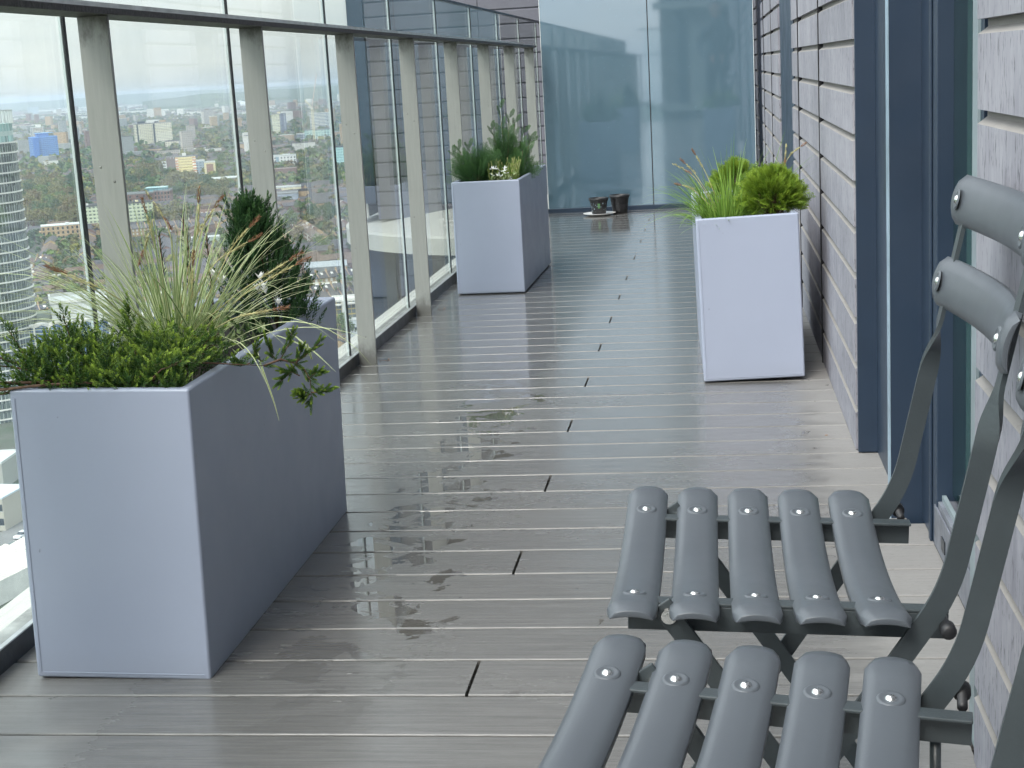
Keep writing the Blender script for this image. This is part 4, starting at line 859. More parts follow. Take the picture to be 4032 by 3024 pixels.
building('tower_block', (797, 848, 506, 434), 26, 'hazy grey brown tower standing alone below the blue ridge', facade('grey_tower', (.36, .34, .33), (.13, .13, .15), 3.6, 2.9), extras=[('plant_room', -.4, .3, -.5, .5, 1.01, 1.08, brickm), ('shoulder', -.99, -.6, -1.1, -1.0, 0, .93, simple('pale_shoulder', (.5, .48, .44), .7))])
for i, (a, b, c_, d_) in enumerate(((703, 720, 424, 396), (736, 751, 420, 390))): building('distant_tower', (a, b, c_, d_), 25, ('left of the two faint distant towers under the ridge', 'right of the two faint distant towers under the ridge')[i], facade('faint_tower', (.34, .36, .38), (.2, .22, .25), 5, 4), group='faint distant towers')
building('brick_school', (480, 543, 614, 582), 30, 'long red brown brick block left of the cream strip building', brickm, roofm[0])
building('long_terrace_block', (651, 842, 602, 584), 14, 'very long low white strip building across the middle distance', facade('white_strip', (.66, .65, .58), (.2, .18, .16), 7, 9, .35, .35), roofm[2], rz=-.10)
building('long_roof_block', (560, 665, 600, 586), 18, 'long dark slate roofed building left of the white strip', stock, roofm[2])
yel = facade('yellow_panels', (0.74, 0.62, 0.30), (0.16, 0.13, 0.10), 1.6, 3.0, .45, .35, (.80, .70, .40))
building('yellow_tower_block', (699, 778, 716, 617), 15, 'cream yellow tower block with orange edged balconies', yel, extras=[('balcony_stack', -1.0, -.72, -1.12, -1.01, .03, .97, facade('orange_bands', (.62, .30, .18), (.72, .66, .5), 9, 3.0, 1, .45)), ('balcony_stack', .66, 1.0, -1.12, -1.01, .03, .97, facade('orange_bands2', (.62, .30, .18), (.72, .66, .5), 9, 3.0, 1, .45)), ('plant_room', -.3, .1, -.4, .4, 1.01, 1.14, whitew), ('mast', -.5, -.46, -.1, -.02, 1.01, 1.3, roofm[1]), ('mast', .0, .04, -.1, -.02, 1.141, 1.34, roofm[1])])
building('brown_wing_block', (661, 698, 700, 619), 13, 'dark brown brick wing joined to the left of the yellow tower block', facade('brown_stripe', (.19, .145, .13), (.34, .36, .38), 3.7, 90, .16, .75), roofm[0], .05)
building('white_annexe', (627, 662, 688, 641), 12, 'white low block with dark balconies left of the yellow tower', facade('white_balc', (.70, .71, .68), (.09, .11, .13), 9, 3.0, .75, .45), roofm[1])
building('glass_office', (776, 812, 704, 634), 14, 'blue grey glazed block right of the yellow tower block', facade('blue_grey_glaz', (.33, .40, .46), (.10, .15, .20), 4, 2.8, .6, .5), roofm[1])
ct = simple('cream_tile_wall', (.68, .60, .36), .7)
building('framed_brick_block', (810, 853, 712, 640), 15, 'brown brick block framed in cream at its edges', ct, roofm[1], extras=[('brick_panel', -.60, .62, -1.04, -1.01, .02, .93, facade('brown_pan', (.30, .17, .13), (.22, .12, .1), 3, 3, 1, .2))])
building('low_school', (838, 938, 748, 703), 30, 'low grey block with a broad pale flat roof', facade('low_grey', (.33, .33, .33), (.12, .13, .15), 4, 3.4, .6, .4), roofm[1], parapet=.4)
for i, (a, b, c_, d_) in enumerate(((466, 663, 447, 436), (600, 680, 456, 450), (120, 300, 440, 433), (232, 352, 459, 452), (890, 960, 449, 444))): building('warehouse', (a, b, c_, d_), 120, ('longest white warehouse roof in the hazy distance', 'short white warehouse just below the longest one', 'white warehouse strip at the far left', 'white warehouse strip left of the second post', 'white warehouse strip far right under the ridge')[i], simple('ware_wall', (.66, .66, .62), .7), roofm[1], parapet=.2, group='distant white warehouses')
mb = MB(); dc = G(949, 424); mb.lathe([(45, 0), (44, 8), (36, 20), (20, 30), (.5, 38)], 20); o = mb.build('white_dome', roofm[1]); o.location = (dc.x, dc.y, GZ); tag(o, 'white tent shaped dome in the far distance', 'dome')
tealg = facade('teal_glass', (.30, .50, .52), (.12, .26, .30), 2.6, 2.8, .8, .7)
for spec, lab, wm in (((504, 612, 815, 764), 'left wing of the red brick block with plain walls', brickm), ((612, 686, 818, 752), 'red brick block with rows of tall windows and a teal glass top', brickm)):
    e = building('brick_apartment_block', spec, 22, lab, wm, roofm[0], extras=([('glass_storey', -2.0, .5, -.7, .8, 1.01, 1.20, tealg), ('storey_roof', -2.1, .56, -.8, .9, 1.201, 1.225, simple('teal_roof', (.32, .48, .48), .6)), ('vent', -.3, .05, -.3, .2, 1.226, 1.27, roofm[1])] if spec[0] == 612 else []), wins=((5, 4, 1.3, 2.4, .6, darkw) if spec[0] == 612 else (4, 3, 1.6, 1.6, 1.5, darkw)), rz=-.12 if spec[0] == 612 else .0)
slabm = facade('pale_green_slab', (.50, .54, .38), (.10, .12, .11), 3.0, 2.7, .55, .42, (.62, .66, .50))
building('green_slab_block', (333, 608, 900, 806), 11, 'long eight storey slab with pale green balcony panels', slabm, simple('dark_bitumen', (.13, .13, .13), .9), rz=.05, extras=[('end_wall', -1.0, -.965, -1.02, 1.02, 0, .995, ct), ('lift_house', -.1, .0, -.4, .3, 1.01, 1.12, whitew), ('lift_house', .52, .60, -.4, .3, 1.01, 1.12, ct), ('lift_house', -.86, -.80, -.4, .3, 1.01, 1.12, whitew)])
e = building('brick_flats', (172, 318, 962, 888), 16, 'four storey pale brown brick flats with corner balconies and a white roof edge', stock, roofm[1], parapet=.3, wins=(8, 4, 1.3, 1.9, .5, darkw), extras=[('stair_tower', .28, .46, -.4, .3, 1.01, 1.10, roofm[1]), ('balcony', -1.12, -.99, -1.1, -.3, .22, .27, stock), ('balcony', -1.12, -.99, -1.1, -.3, .47, .52, stock), ('balcony', -1.12, -.99, -1.1, -.3, .72, .77, stock)])
building('red_terrace_block', (690, 762, 848, 815), 12, 'red brick block with a pale parapet right of the tall windowed block', facade('redb', (.30, .15, .11), (.5, .5, .5), 4, 3.0, .35, .4), roofm[3])
building('brown_roof_block', (760, 886, 872, 822), 16, 'long brown roofed brick block with a white balcony strip', facade('brb', (.30, .19, .14), (.55, .52, .5), 3.4, 3.0, .5, .3), roofm[3])
building('pale_green_shed', (756, 866, 958, 936), 10, 'low pale green flat building beyond the conifer', simple('pale_green_wall', (.36, .44, .38), .7), roofm[1], parapet=.3)
# seen through the third and fourth panes
building('banded_tower', (1076, 1106, 536, 450), 18, 'tower with cream balcony bands on its left face', facade('cream_bands', (.66, .64, .44), (.28, .30, .26), 60, 2.9, 1, .38), rz=.1)
building('navy_tower', (1107, 1132, 532, 447), 18, 'dark navy right half of the banded tower with pale window dots', facade('navy_dots', (.10, .13, .20), (.50, .52, .50), 8, 2.9, .3, .3), rz=.1, extras=[('plant_room', -1.9, -.9, -.5, .5, 1.0, 1.09, ct)])
building('white_banded_tower', (1224, 1306, 520, 446), 24, 'tower with white floor bands above a glazed podium beside the crane', facade('white_bands', (.72, .74, .72), (.10, .12, .16), 80, 3.0, 1, .55), roofm[1])
building('glass_podium', (1203, 1310, 558, 511), 20, 'teal glazed podium below the white banded tower', facade('podium', (.46, .62, .58), (.16, .26, .26), 5, 4.4, .7, .6), roofm[0])
building('dark_office', (1171, 1203, 566, 528), 18, 'dark blue office with white bands left of the podium', facade('dk_off', (.15, .18, .24), (.6, .62, .62), 60, 3.6, 1, .16), roofm[1])
building('station_shed', (1129, 1276, 594, 574), 26, 'long pale roofed shed in front of the podium', simple('shedw', (.36, .35, .34), .8), roofm[0], parapet=.3)
building('white_office', (1081, 1170, 672, 614), 16, 'white block with small dark windows and a blue stair strip', simple('white_office_wall', (.70, .70, .68), .7), roofm[1], wins=(7, 5, 1.5, 1.8, .6, darkw), extras=[('stair_strip', -.78, -.52, -1.03, -1.0, .02, .97, simple('blue_strip', (.22, .32, .38), .4)), ('roof_unit', -.2, .5, -.4, .3, 1.01, 1.12, roofm[1])])
building('teal_office', (1318, 1370, 676, 580), 16, 'turquoise office block at the right edge of the city view', facade('turq', (.42, .66, .66), (.14, .26, .28), 1.7, 3.0, .6, .3), roofm[2])
building('red_ridge_block', (1086, 1172, 712, 664), 16, 'block with ridged red roofs below the white office', brickm, simple('red_ridges', (.24, .17, .15), .8), parapet=.2)
building('cream_low_block', (1090, 1188, 772, 738), 12, 'low cream block beside the road with cars', facade('crl', (.66, .60, .42), (.2, .2, .2), 5, 3.4, .35, .4), roofm[1])
building('brown_house_block', (1178, 1220, 800, 752), 12, 'brown brick house with a grey tiled roof by the road', stock, roofm[2])
building('grey_roof_works', (1096, 1178, 806, 764), 26, 'cluster of low blue grey workshop roofs by the brown brick house', simple('blg', (.30, .34, .40), .8), roofm[0])
building('bus_depot_shed', (1205, 1372, 1112, 1052), 26, 'large grey roofed shed low in the third pane', simple('dkw', (.20, .22, .24), .8), simple('grey_sheet_roof', (.33, .36, .38), .6), parapet=.1)
building('white_gable_row', (1238, 1330, 1160, 1126), 8, 'brick building with white window frames and a white gable below the grey shed', facade('wgr', (.30, .18, .14), (.72, .72, .7), 3.0, 3.2, .62, .5), whitew, parapet=.6)
building('canopy_block', (1296, 1350, 1034, 1012), 14, 'low block with blue panels under a white curved canopy', facade('blp', (.66, .68, .70), (.14, .25, .45), 3.0, 6, .5, .8), roofm[1], parapet=.2)
yg = facade('yellow_framed_glass', (.45, .36, .12), (.07, .09, .09), 2.0, 2.1, .88, .85)
e = building('pylon_block', (1318, 1410, 1320, 1186), 14, 'pale concrete block with yellow framed glazing right of the front planter', yg, whitew, parapet=.5, extras=[('pylon', -.22, .02, -1.25, -1.01, .2, 1.03, whitew), ('canopy', -1.0, -.22, -1.3, -1.0, .90, .94, whitew), ('canopy', .02, 1.0, -1.3, -1.0, .92, .97, whitew)])
building('blue_shed', (1376, 1412, 1330, 1262), 7, 'little pale blue shed with two windows and a reddish base', simple('pbs', (.60, .66, .70), .7), roofm[1], parapet=.1, wins=(2, 1, 1.0, 1.2, 2.5, darkw))
# crane
cr_ = G(1240, 572); e = empty('tower_crane', (cr_.x, cr_.y, GZ), 0, 'pale luffing tower crane rising in front of the white banded tower', 'crane')
cd = V((cr_.x, cr_.y, 0)).length; Sx = cd/FPX; hb = (572-428)*Sx
mb = MB(); 
for sx in (-1, 1):
    for sy in (-1, 1): mb.box(sx*1.3-.22, sx*1.3+.22, sy*1.3-.22, sy*1.3+.22, 0, hb)
for k in range(int(hb/3)):
    a = 1.3 if k % 2 else -1.3
    mb.tube([(-a, -1.3, k*3), (a, -1.3, k*3+3)], .14, 4); mb.tube([(1.3, -a, k*3), (1.3, a, k*3+3)], .14, 4)
mb.build('mast', ct, e)
mb = MB(); mb.tube([(0, 0, hb), (28*Sx*1.0, 0, hb+125*Sx)], .7, 4); mb.build('jib', simple('pale_pink_steel', (.62, .50, .46), .6), e)
mb = MB(); mb.tube([(0, 0, hb), (-26*Sx, 0, hb+30*Sx)], .7, 4); mb.build('apex_frame', ct, e)
mb = MB(); mb.box(-14*Sx, -1, -2, 2, hb-1, hb+2.5); mb.build('counterweight', simple('cw', (.5, .5, .5), .8), e)
mb = MB(); mb.box(-1.8, 1.8, -2.8, -1.4, hb-2.6, hb-.2); mb.build('cab', whitew, e)
# ---- round glass tower on the left
TC = V((-237.2, 466, GZ)); R = 17.2; Ht = 97.2
def tower_mat():
    t = NT('round_tower_cladding'); sp = t.n('SeparateXYZ'); t.l(t.co(), sp.inputs[0]); ang = t.math('ARCTAN2', sp.outputs[1], sp.outputs[0])
    fl = t.math('FLOOR', t.math('DIVIDE', sp.outputs[2], 3.1)); u = t.math('MULTIPLY', ang, 14.0); cv = t.n('CombineXYZ'); t.l(t.math('FLOOR', t.math('MULTIPLY', u, 1.6)), cv.inputs[0]); t.l(fl, cv.inputs[1])
    wn = t.n('TexWhiteNoise'); t.l(cv.outputs[0], wn.inputs['Vector']); fu = t.math('FRACT', u); fin = t.math('LESS_THAN', fu, 0.16)
    cv2 = t.n('CombineXYZ'); t.l(t.math('FLOOR', u), cv2.inputs[0]); t.l(fl, cv2.inputs[1]); w2 = t.n('TexWhiteNoise'); t.l(cv2.outputs[0], w2.inputs['Vector'])
    c = t.mix(wn.outputs['Value'], (0.03, 0.042, 0.045), (0.13, 0.155, 0.135)); c = t.mix(t.math('MULTIPLY', fin, t.rng(w2.outputs['Value'], .2, .8, .35, 1)), c, (0.52, 0.56, 0.55))
    t.l(c, t.b.inputs['Base Color']); set_(t.b, rough=0.25); return t.m
tw = empty('round_tower', tuple(TC), 0, 'slim round glass tower with white floor bands at the left edge of the view', 'tower')
mb = MB(); mb.lathe([(R, 0), (R, Ht-9.3)], 96, cap1=True); mb.build('glazed_wall', tower_mat(), tw, smooth=False)
for k in range(30):
    z = Ht-9.3-3.1*k
    if z < 0: break
    mb = MB(); mb.lathe([(R-.1, -.22), (R+.35, -.22), (R+.35, .22), (R-.1, .22)], 96, (0, 0, z)); mb.build('floor_band', whitew, tw)
mb = MB(); mb.lathe([(R-.6, Ht-9.2), (R-.6, Ht-3.4)], 96, cap1=True); mb.build('top_storey', facade('tower_top', (.40, .48, .46), (.20, .32, .30), 2.0, 6, .8, .9), tw)
mb = MB(); 
for k in range(60):
    a = 2*pi*k/60; Mx = Matrix.Rotation(a, 4, 'Z'); mb.box(R-.4, R-.1, -.3, .3, Ht-3.3, Ht+.6, M=Mx)
mb.lathe([(R-.45, Ht+.61), (R-.05, Ht+.61), (R-.05, Ht+.85), (R-.45, Ht+.85)], 96); mb.build('crown_screen', roofm[1], tw)
EXC.append((TC.x, TC.y, 24))
# ---- low white block with zigzag blue glazing behind the front planter
zc = atY(250, 1262, 470); zc2 = V((zc.x, zc.y, 0)); zt = zc.z - GZ; zd = zc2.normalized(); za = math.atan2(zd.y, zd.x)-pi/2
zb = empty('zigzag_glass_building', (zc2.x, zc2.y, GZ), za+.02, 'low white building with folded blue glass front and a plain white upper box', 'building'); EXC.append((zc2.x+zd.x*14, zc2.y+zd.y*14, 34))
bg_ = facade('blue_curtain_glass', (.20, .30, .42), (.035, .075, .15), 1.1, 1.3, .86, .85); per = 4.72
for k in range(-5, 7):
    x = k*per
    mb = MB(); mb.quad((x, 0, 0), (x+per/2, -2.2, 0), (x+per/2, -2.2, zt-.7), (x, 0, zt-1.9)); mb.quad((x+per/2, -2.2, 0), (x+per, 0, 0), (x+per, 0, zt-1.9), (x+per/2, -2.2, zt-.7)); mb.build('folded_glazing', bg_, zb)
    mb = MB(); v1, v2, v3 = (x-.02, -.25, zt-1.7), (x+per/2, -2.6, zt-.5), (x+per, -.25, zt-1.7)
    mb.quad(v1, v2, (x+per/2, -2.6, zt), (x, -.25, zt-.2)); mb.quad(v2, v3, (x+per, -.25, zt-.2), (x+per/2, -2.6, zt)); mb.quad((x, -.25, zt-.2), (x+per/2, -2.6, zt), (x+per, -.25, zt-.2), (x+per/2, 3, zt-.1)); mb.build('folded_canopy', whitew, zb)
    mb = MB(); mb.box(x-.28, x+.28, -1.0, -.26, 0, zt-1.6); mb.build('column', whitew, zb)
mb = MB(); mb.box(-28, 30, 2.9, 30, 0, zt-.3); mb.build('lower_roof', roofm[0], zb)
mb = MB(); a0, a1 = -3.4, 22; mb.box(a0, a1, 5, 26, zt-.29, zt+5.0); mb.build('upper_box', simple('white_concrete', (.56, .57, .54), .7, 0, .15, .4), zb)
mb = MB(); 
for q in ((a0-.3, a1+.3, 4.7, 5.3), (a0-.3, a1+.3, 25.7, 26.3), (a0-.3, a0+.3, 5.31, 25.69), (a1-.3, a1+.3, 5.31, 25.69)): mb.box(*q, zt+5.01, zt+5.9)
mb.build('parapet', whitew, zb)
mb = MB(); mb.box(-16, a0-.4, 9, 16, zt-.29, zt+1.8); mb.build('roof_room', simple('pale_green_room', (.42, .46, .40), .8), zb)
for x in (7, 8.2): mb = MB(); mb.box(x, x+.6, 12, 12.6, zt+5.01, zt+7); mb.build('flue', roofm[1], zb)
# ---- houses
def house_mesh(kind, rn):
    mb = MB(); W_, D_, E_, R_h = 5.4, 9.0, 5.6, 8.2
    mb.cm = 0; mb.prism([(-D_/2, 0), (D_/2, 0), (D_/2, E_), (0, R_h-.15), (-D_/2, E_)], 0, -W_/2, W_/2)
    mb.cm = 1
    for s in (-1, 1): mb.prism([(s*(D_/2+.35), E_-.15), (0, R_h), (0, R_h+.18), (s*(D_/2+.35), E_+.05)], 0, -W_/2, W_/2)
    mb.cm = 0; mb.box(-W_/2, -W_/2+.55, -.9, .9, R_h-1, R_h+1.3); mb.box(.6, W_/2-.02, D_/2, D_/2+3.6, 0, 3.6); mb.cm = 1; mb.box(.5, W_/2-.02, D_/2, D_/2+3.8, 3.61, 3.8)
    mb.cm = 2
    for x in (-1.4, 1.3):
        for z in (1.1, 3.6): mb.box(x-.6, x+.6, -D_/2-.06, -D_/2+.05, z, z+1.5)
    mb.cm = 4; mb.prism([(D_/2+.4, E_+.0), (D_/2+.4, E_+.2), (0, R_h+.5), (-D_/2-.4, E_+.2), (-D_/2-.4, E_+.0), (0, R_h+.2)][::-1], 0, -W_/2-.18, -W_/2+.22)
    mb.cm = 3; mb.box(-W_/2+.02, -W_/2+.3, -D_/2-.3, D_/2+.3, E_+.1, E_+.12)
    if kind % 3 == 0: mb.cm = 2; mb.prism([(-2.6, 7.0), (-1.4, 7.8), (-1.4, 7.95), (-2.6, 7.15)], 0, -.7, .5)
    return mb
party = simple('tan_party_wall', (.34, .24, .16), .85, 0, .2, .5)
slates = [simple('roof_slates', c_, .75, 0, .35, .5) for c_ in ((.055, .055, .062), (.085, .08, .082), (.12, .085, .065), (.10, .07, .055), (.065, .06, .06), (.11, .105, .105))]
hk = []
for k in range(6):
    wallmat = (stock, brickm, whitew, stock, brickm, stock)[k]; rf = slates[k]
    hk.append(house_mesh(k, rnd).build('terraced_house', [wallmat, rf, whitew, darkw, party])); 
hk0 = [o.data for o in hk]
for o in hk: bpy.data.objects.remove(o)
HL = ['dark slate roofed yellow brick house, ', 'grey slate roofed red brick house, ', 'white rendered house with brown roof, ', 'yellow brick house with brown tiled roof, ', 'red brick house under dark slates, ', 'yellow brick house under pale slates, ']
def zone(x, y, kind=0):
    qx, qy = unproj(x, y)
    side = 'beside the round tower' if qx < 240 else 'behind the first steel post' if qx < 480 else 'left in the second pane' if qx < 700 else 'right in the second pane' if qx < 930 else 'behind the second post' if qx < 1100 else 'in the third pane' if qx < 1290 else 'right of the third pane'
    far_ = 'lowest street' if qy > 1040 else 'lower streets' if qy > 960 else 'middle streets' if qy > 880 else 'upper streets' if qy > 780 else 'distant streets'
    return far_ + ' ' + side
def unproj(x, y): d = V((x, y, GZ-CH)); z = d.dot(F_); return CX+FPX*d.dot(R_)/z, CY-FPX*d.dot(U_)/z
NHOUSE = [0]
def free(x, y, r): return all((x-a)**2+(y-b)**2 > (c+r)**2 for a, b, c in EXC)
def house(x, y, a, k):
    o = bpy.data.objects.new('terraced_house', hk0[k]); COL.objects.link(o); o.location = (x, y, GZ); o.rotation_euler = (0, 0, a); tag(o, HL[k]+zone(x, y), 'house', 'terraced houses in the streets below'); NHOUSE[0] += 1
far = MB()
def far_house(x, y, a, k, n=1):
    Mx = Matrix.Translation((x, y, GZ)) @ Matrix.Rotation(a, 4, 'Z'); W_ = 5.4*n/2
    far.cm = 0 if k % 2 else 3; far.prism([(-4.5, 0), (4.5, 0), (4.5, 5.6), (0, 8.0), (-4.5, 5.6)], 0, -W_, W_, M=Mx)
    far.cm = 1 if k % 3 else 2
    for s in (-1, 1): far.prism([(s*4.8, 5.5), (0, 8.05), (0, 8.2), (s*4.8, 5.7)], 0, -W_, W_, M=Mx)
    if k % 4 == 0: far.cm = 4; far.box(-W_*.5, W_*.3, -4.9, -4.6, 3, 5, M=Mx)
def seg_(px_, py_): p = G(px_, py_); return p
WOODS = [(70, 330, 740, 905), (470, 690, 690, 800), (690, 900, 735, 800), (560, 760, 880, 905), (95, 180, 905, 930), (610, 760, 480, 560), (440, 540, 545, 572)]
def inwood(px_, py_): return any(a < px_ < b and c < py_ < d for a, b, c, d in WOODS)
def unproj(x, y): d = V((x, y, GZ-CH)); z = d.dot(F_); return CX+FPX*d.dot(R_)/z, CY-FPX*d.dot(U_)/z
rn = random.Random(99); roads = []
# near streets : long parallel rows; angle chosen like the photograph's terraces
def rows(D0, D1, ang, gap, az0, az1, limit, alt=0):
    ca, sa = cos(ang), sin(ang); n = 0
    for r in range(-200, 200):
        for s in range(-400, 400):
            x = r*gap*(-sa)+s*5.45*ca; y = r*gap*ca+s*5.45*sa
            D = math.hypot(x, y)
            if not D0 < D < D1: continue
            azm = math.degrees(math.atan2(-x, y))
            if not az0 < azm < az1: continue
            if (int(math.floor(x/120))*7+int(math.floor(y/150))*3) % 5 in ((0, 2), (1, 3, 4))[alt]: continue
            q = unproj(x, y)
            if inwood(*q) or not free(x, y, 6): continue
            blk = int(mnoise.noise(V((x*.006, y*.006, 3)))*10)
            if (s + r*7) % 23 in (0, 1, 2): continue
            flip = pi if r % 2 else 0
            vis = -60 < q[0] < 1400
            k = (blk+r//2) % 3; k = (0, 1, 5)[k] if rn.random() > .08 else 2
            if vis and NHOUSE[0] < limit: house(x, y, ang+flip, k)
            elif D < 1500: far_house(x, y, ang+flip, k+r)
rows(560, 1060, .62, 24, 12.2, 25.6, 150, 0); rows(560, 1060, 1.95, 24, 12.2, 25.6, 235, 1)
rows(1060, 1560, .62, 24, 11.5, 26.5, 270, 0); rows(1060, 1560, 1.95, 24, 11.5, 26.5, 298, 1)
# special near houses
for (px_, py_, a, k) in ((110, 1130, .5, 3), (135, 1120, .5, 3), (150, 1145, -.7, 3), (230, 1150, -.5, 2), (252, 1150, -.5, 2), (290, 1148, .2, 0), (305, 1146, .2, 1), (320, 1144, .2, 0), (335, 1143, .2, 1), (170, 1060, .1, 3), (190, 1062, .1, 3), (120, 1070, .4, 3)):
    p = G(px_, py_)
    if free(p.x, p.y, 2): house(p.x, p.y, a, k)
# streets farther off: runs of joined roofs, blocks and sheds as one fabric
for t_ in range(5600):
    azm = RAD(rn.uniform(10, 30)); D = 1500+ (rn.random()**1.35)*7500; x, y = -D*sin(azm), D*cos(azm); q = unproj(x, y)
    if inwood(*q) or not free(x, y, 25) or mnoise.noise(V((x*.0016, y*.0016, 7))) > .25: continue
    a = .62 if rn.random() < .6 else rn.choice((0.1, 1.3, -.5, 2.2)); r = rn.random()
    if r < .90 or D < 2200: far_house(x, y, a, rn.randrange(12), rn.choice((4, 6, 9, 12)))
    else:
        w_, d_, h_ = rn.uniform(10, 34), rn.uniform(9, 18), rn.choice((7, 9, 12, 14, 18)) if r < .975 else rn.uniform(26, 42)
        Mx = Matrix.Translation((x, y, GZ)) @ Matrix.Rotation(a, 4, 'Z'); far.cm = rn.choice((0, 3, 4, 5, 5, 6)); far.box(-w_/2, w_/2, -d_/2, d_/2, 0, h_, M=Mx); far.cm = rn.choice((4, 5, 5, 1)); far.box(-w_/2-.2, w_/2+.2, -d_/2-.2, d_/2+.2, h_+.01, h_+.5, M=Mx)
for t_ in range(800):
    azm = RAD(rn.uniform(10, 30)); D = 5500+rn.random()*9000; x, y = -D*sin(azm), D*cos(azm); a = rn.uniform(0, 3)
    w_, d_, h_ = rn.uniform(30, 160), rn.uniform(20, 60), rn.choice((6, 8, 10, 14)) if rn.random() < .985 else rn.uniform(25, 45)
    if h_ > 20: w_ = 24; d_ = 24
    Mx = Matrix.Translation((x, y, GZ)) @ Matrix.Rotation(a, 4, 'Z'); far.cm = rn.choice((4, 4, 5, 5, 0, 6)); far.box(-w_/2, w_/2, -d_/2, d_/2, 0, h_, M=Mx)
o = far.build('distant_streets', [brickm, roofm[2], roofm[3], stock, whitew, simple('pale_block_wall', (.27, .28, .27), .8), facade('mid_windows', (.44, .40, .34), (.12, .12, .13), 4, 3.2)])
tag(o, 'close packed hazy streets of brick and slate stretching to the horizon', 'streets', kind='stuff')
# ---- trees
treem = [leafmat('tree_leaves_olive', (.13, .13, .05), (.24, .22, .09), rough=.8), leafmat('tree_leaves_green', (.075, .125, .035), (.15, .22, .065), rough=.8), leafmat('tree_leaves_dark', (.045, .085, .035), (.09, .14, .055), rough=.8), leafmat('tree_leaves_bronze', (.13, .10, .045), (.21, .17, .08), rough=.8), leafmat('tree_leaves_yellow', (.15, .16, .03), (.26, .25, .06), rough=.8)]
def crown_mesh(seed, n, size):
    rn = random.Random(seed); mb = MB(); lobes = [(V((rn.uniform(-.5, .5), rn.uniform(-.5, .5), rn.uniform(-.25, .45)))*size, size*rn.uniform(.35, .6)) for _ in range(8)]
    for k in range(n):
        c, r = rn.choice(lobes); d = rdir(rn, -.9, 1.5); p = c+d*r*rn.uniform(.75, 1.05); p.z = p.z*.95+size*1.15; s = size*rn.uniform(.045, .085)
        a = rdir(rn, -1.2, 1.2); b = a.cross(d).normalized(); a = (a*.7+d*.3).normalized(); mb.quad(p-a*s-b*s*.6, p+a*s-b*s, p+a*s*.8+b*s, p-a*s+b*s*.8)
    return mb
crowns = []
for k in range(5):
    for m_ in treem:
        o = crown_mesh(k, 420, 5.2).build('crown', m_); crowns.append(o.data); bpy.data.objects.remove(o)
mb = MB(); mb.tube([(0, 0, 0), (.1, 0, 2.5), (-.1, .1, 5.5)], [.45, .32, .15], 7); mb.tube([(.1, 0, 2.5), (1.6, .4, 5)], [.22, .1], 5); mb.tube([(.05, 0, 3), (-1.5, -.5, 5.4)], [.2, .1], 5); o = mb.build('trunk', M['bark']); trunk = o.data; bpy.data.objects.remove(o)
TL = ['olive brown spring tree, ', 'mid green tree, ', 'dark green tree, ', 'bronze tinted tree, ', 'yellow green tree, ']
ntree = [0]
def tree(x, y, s, kind):
    e = empty('tree', (x, y, GZ), rnd.uniform(0, 6), ('small ' if s < 1 else 'broad ' if s > 1.5 else '')+TL[kind]+zone(x, y), 'tree', 'trees in the parks and streets below'); e.scale = (s, s, s*rnd.uniform(.9, 1.15))
    for nm, d in (('crown', crowns[rnd.randrange(5)*5+kind]), ('trunk', trunk)): o = bpy.data.objects.new(nm, d); COL.objects.link(o); o.parent = e
    ntree[0] += 1
rn = random.Random(5)
for (a, b, c, d), n in zip(WOODS[:5], (92, 44, 30, 12, 5)):
    for k in range(n):
        p = G(rn.uniform(a, b), c+(d-c)*(1-(1-rn.random())**1.3)); 
        if free(p.x, p.y, -2): tree(p.x, p.y, rn.uniform(1.1, 1.9), rn.choice((0, 0, 3, 0, 1, 2)))
for px_, py_, s, k in ((1150, 925, 1.4, 1), (1120, 918, 1.2, 1), (1185, 850, 1.2, 1), (1230, 870, 1.3, 2), (1250, 895, 1.5, 2), (1290, 875, 1.3, 2), (1215, 905, 1.1, 4), (1310, 900, 1.4, 2), (1330, 870, 1.2, 2), (1205, 712, 1.5, 1), (1220, 735, 1.3, 1), (1200, 752, 1.1, 2), (1300, 720, 1.5, 1), (1320, 755, 1.4, 1), (1292, 700, 1.4, 1), (1345, 740, 1.2, 1), (1232, 634, 1.5, 2), (1222, 622, 1.4, 2), (1180, 630, 1.4, 1), (1190, 655, 1.2, 1), (1285, 610, 1.5, 1), (1310, 600, 1.5, 1), (1360, 690, 1.2, 1), (1275, 1010, 1.1, 1), (1300, 990, 1.0, 2), (1260, 990, 1.0, 1), (1325, 1040, .7, 1), (1290, 1040, .7, 1), (1345, 1330, .9, 1), (1380, 1345, .8, 1), (1360, 980, 1.0, 1), (1385, 1010, 1.0, 2),
        (190, 1150, .8, 0), (262, 1165, .9, 3), (290, 1170, .9, 0), (310, 1168, .8, 3), (230, 1170, .9, 1), (200, 1185, .7, 1), (130, 1172, .7, 2), (340, 1165, .9, 0), (205, 970, .9, 1), (140, 962, 1.1, 2), (155, 745, 1.5, 2), (180, 742, 1.4, 2), (225, 745, 1.5, 1), (650, 955, 1.1, 1), (600, 960, 1.1, 0), (700, 905, 1.3, 0), (640, 900, 1.5, 0), (610, 885, 1.4, 0), (860, 690, 1.6, 1), (880, 660, 1.6, 1), (900, 760, 1.3, 1)):
    p = G(px_, py_); tree(p.x, p.y, s, k)
ft = MB()
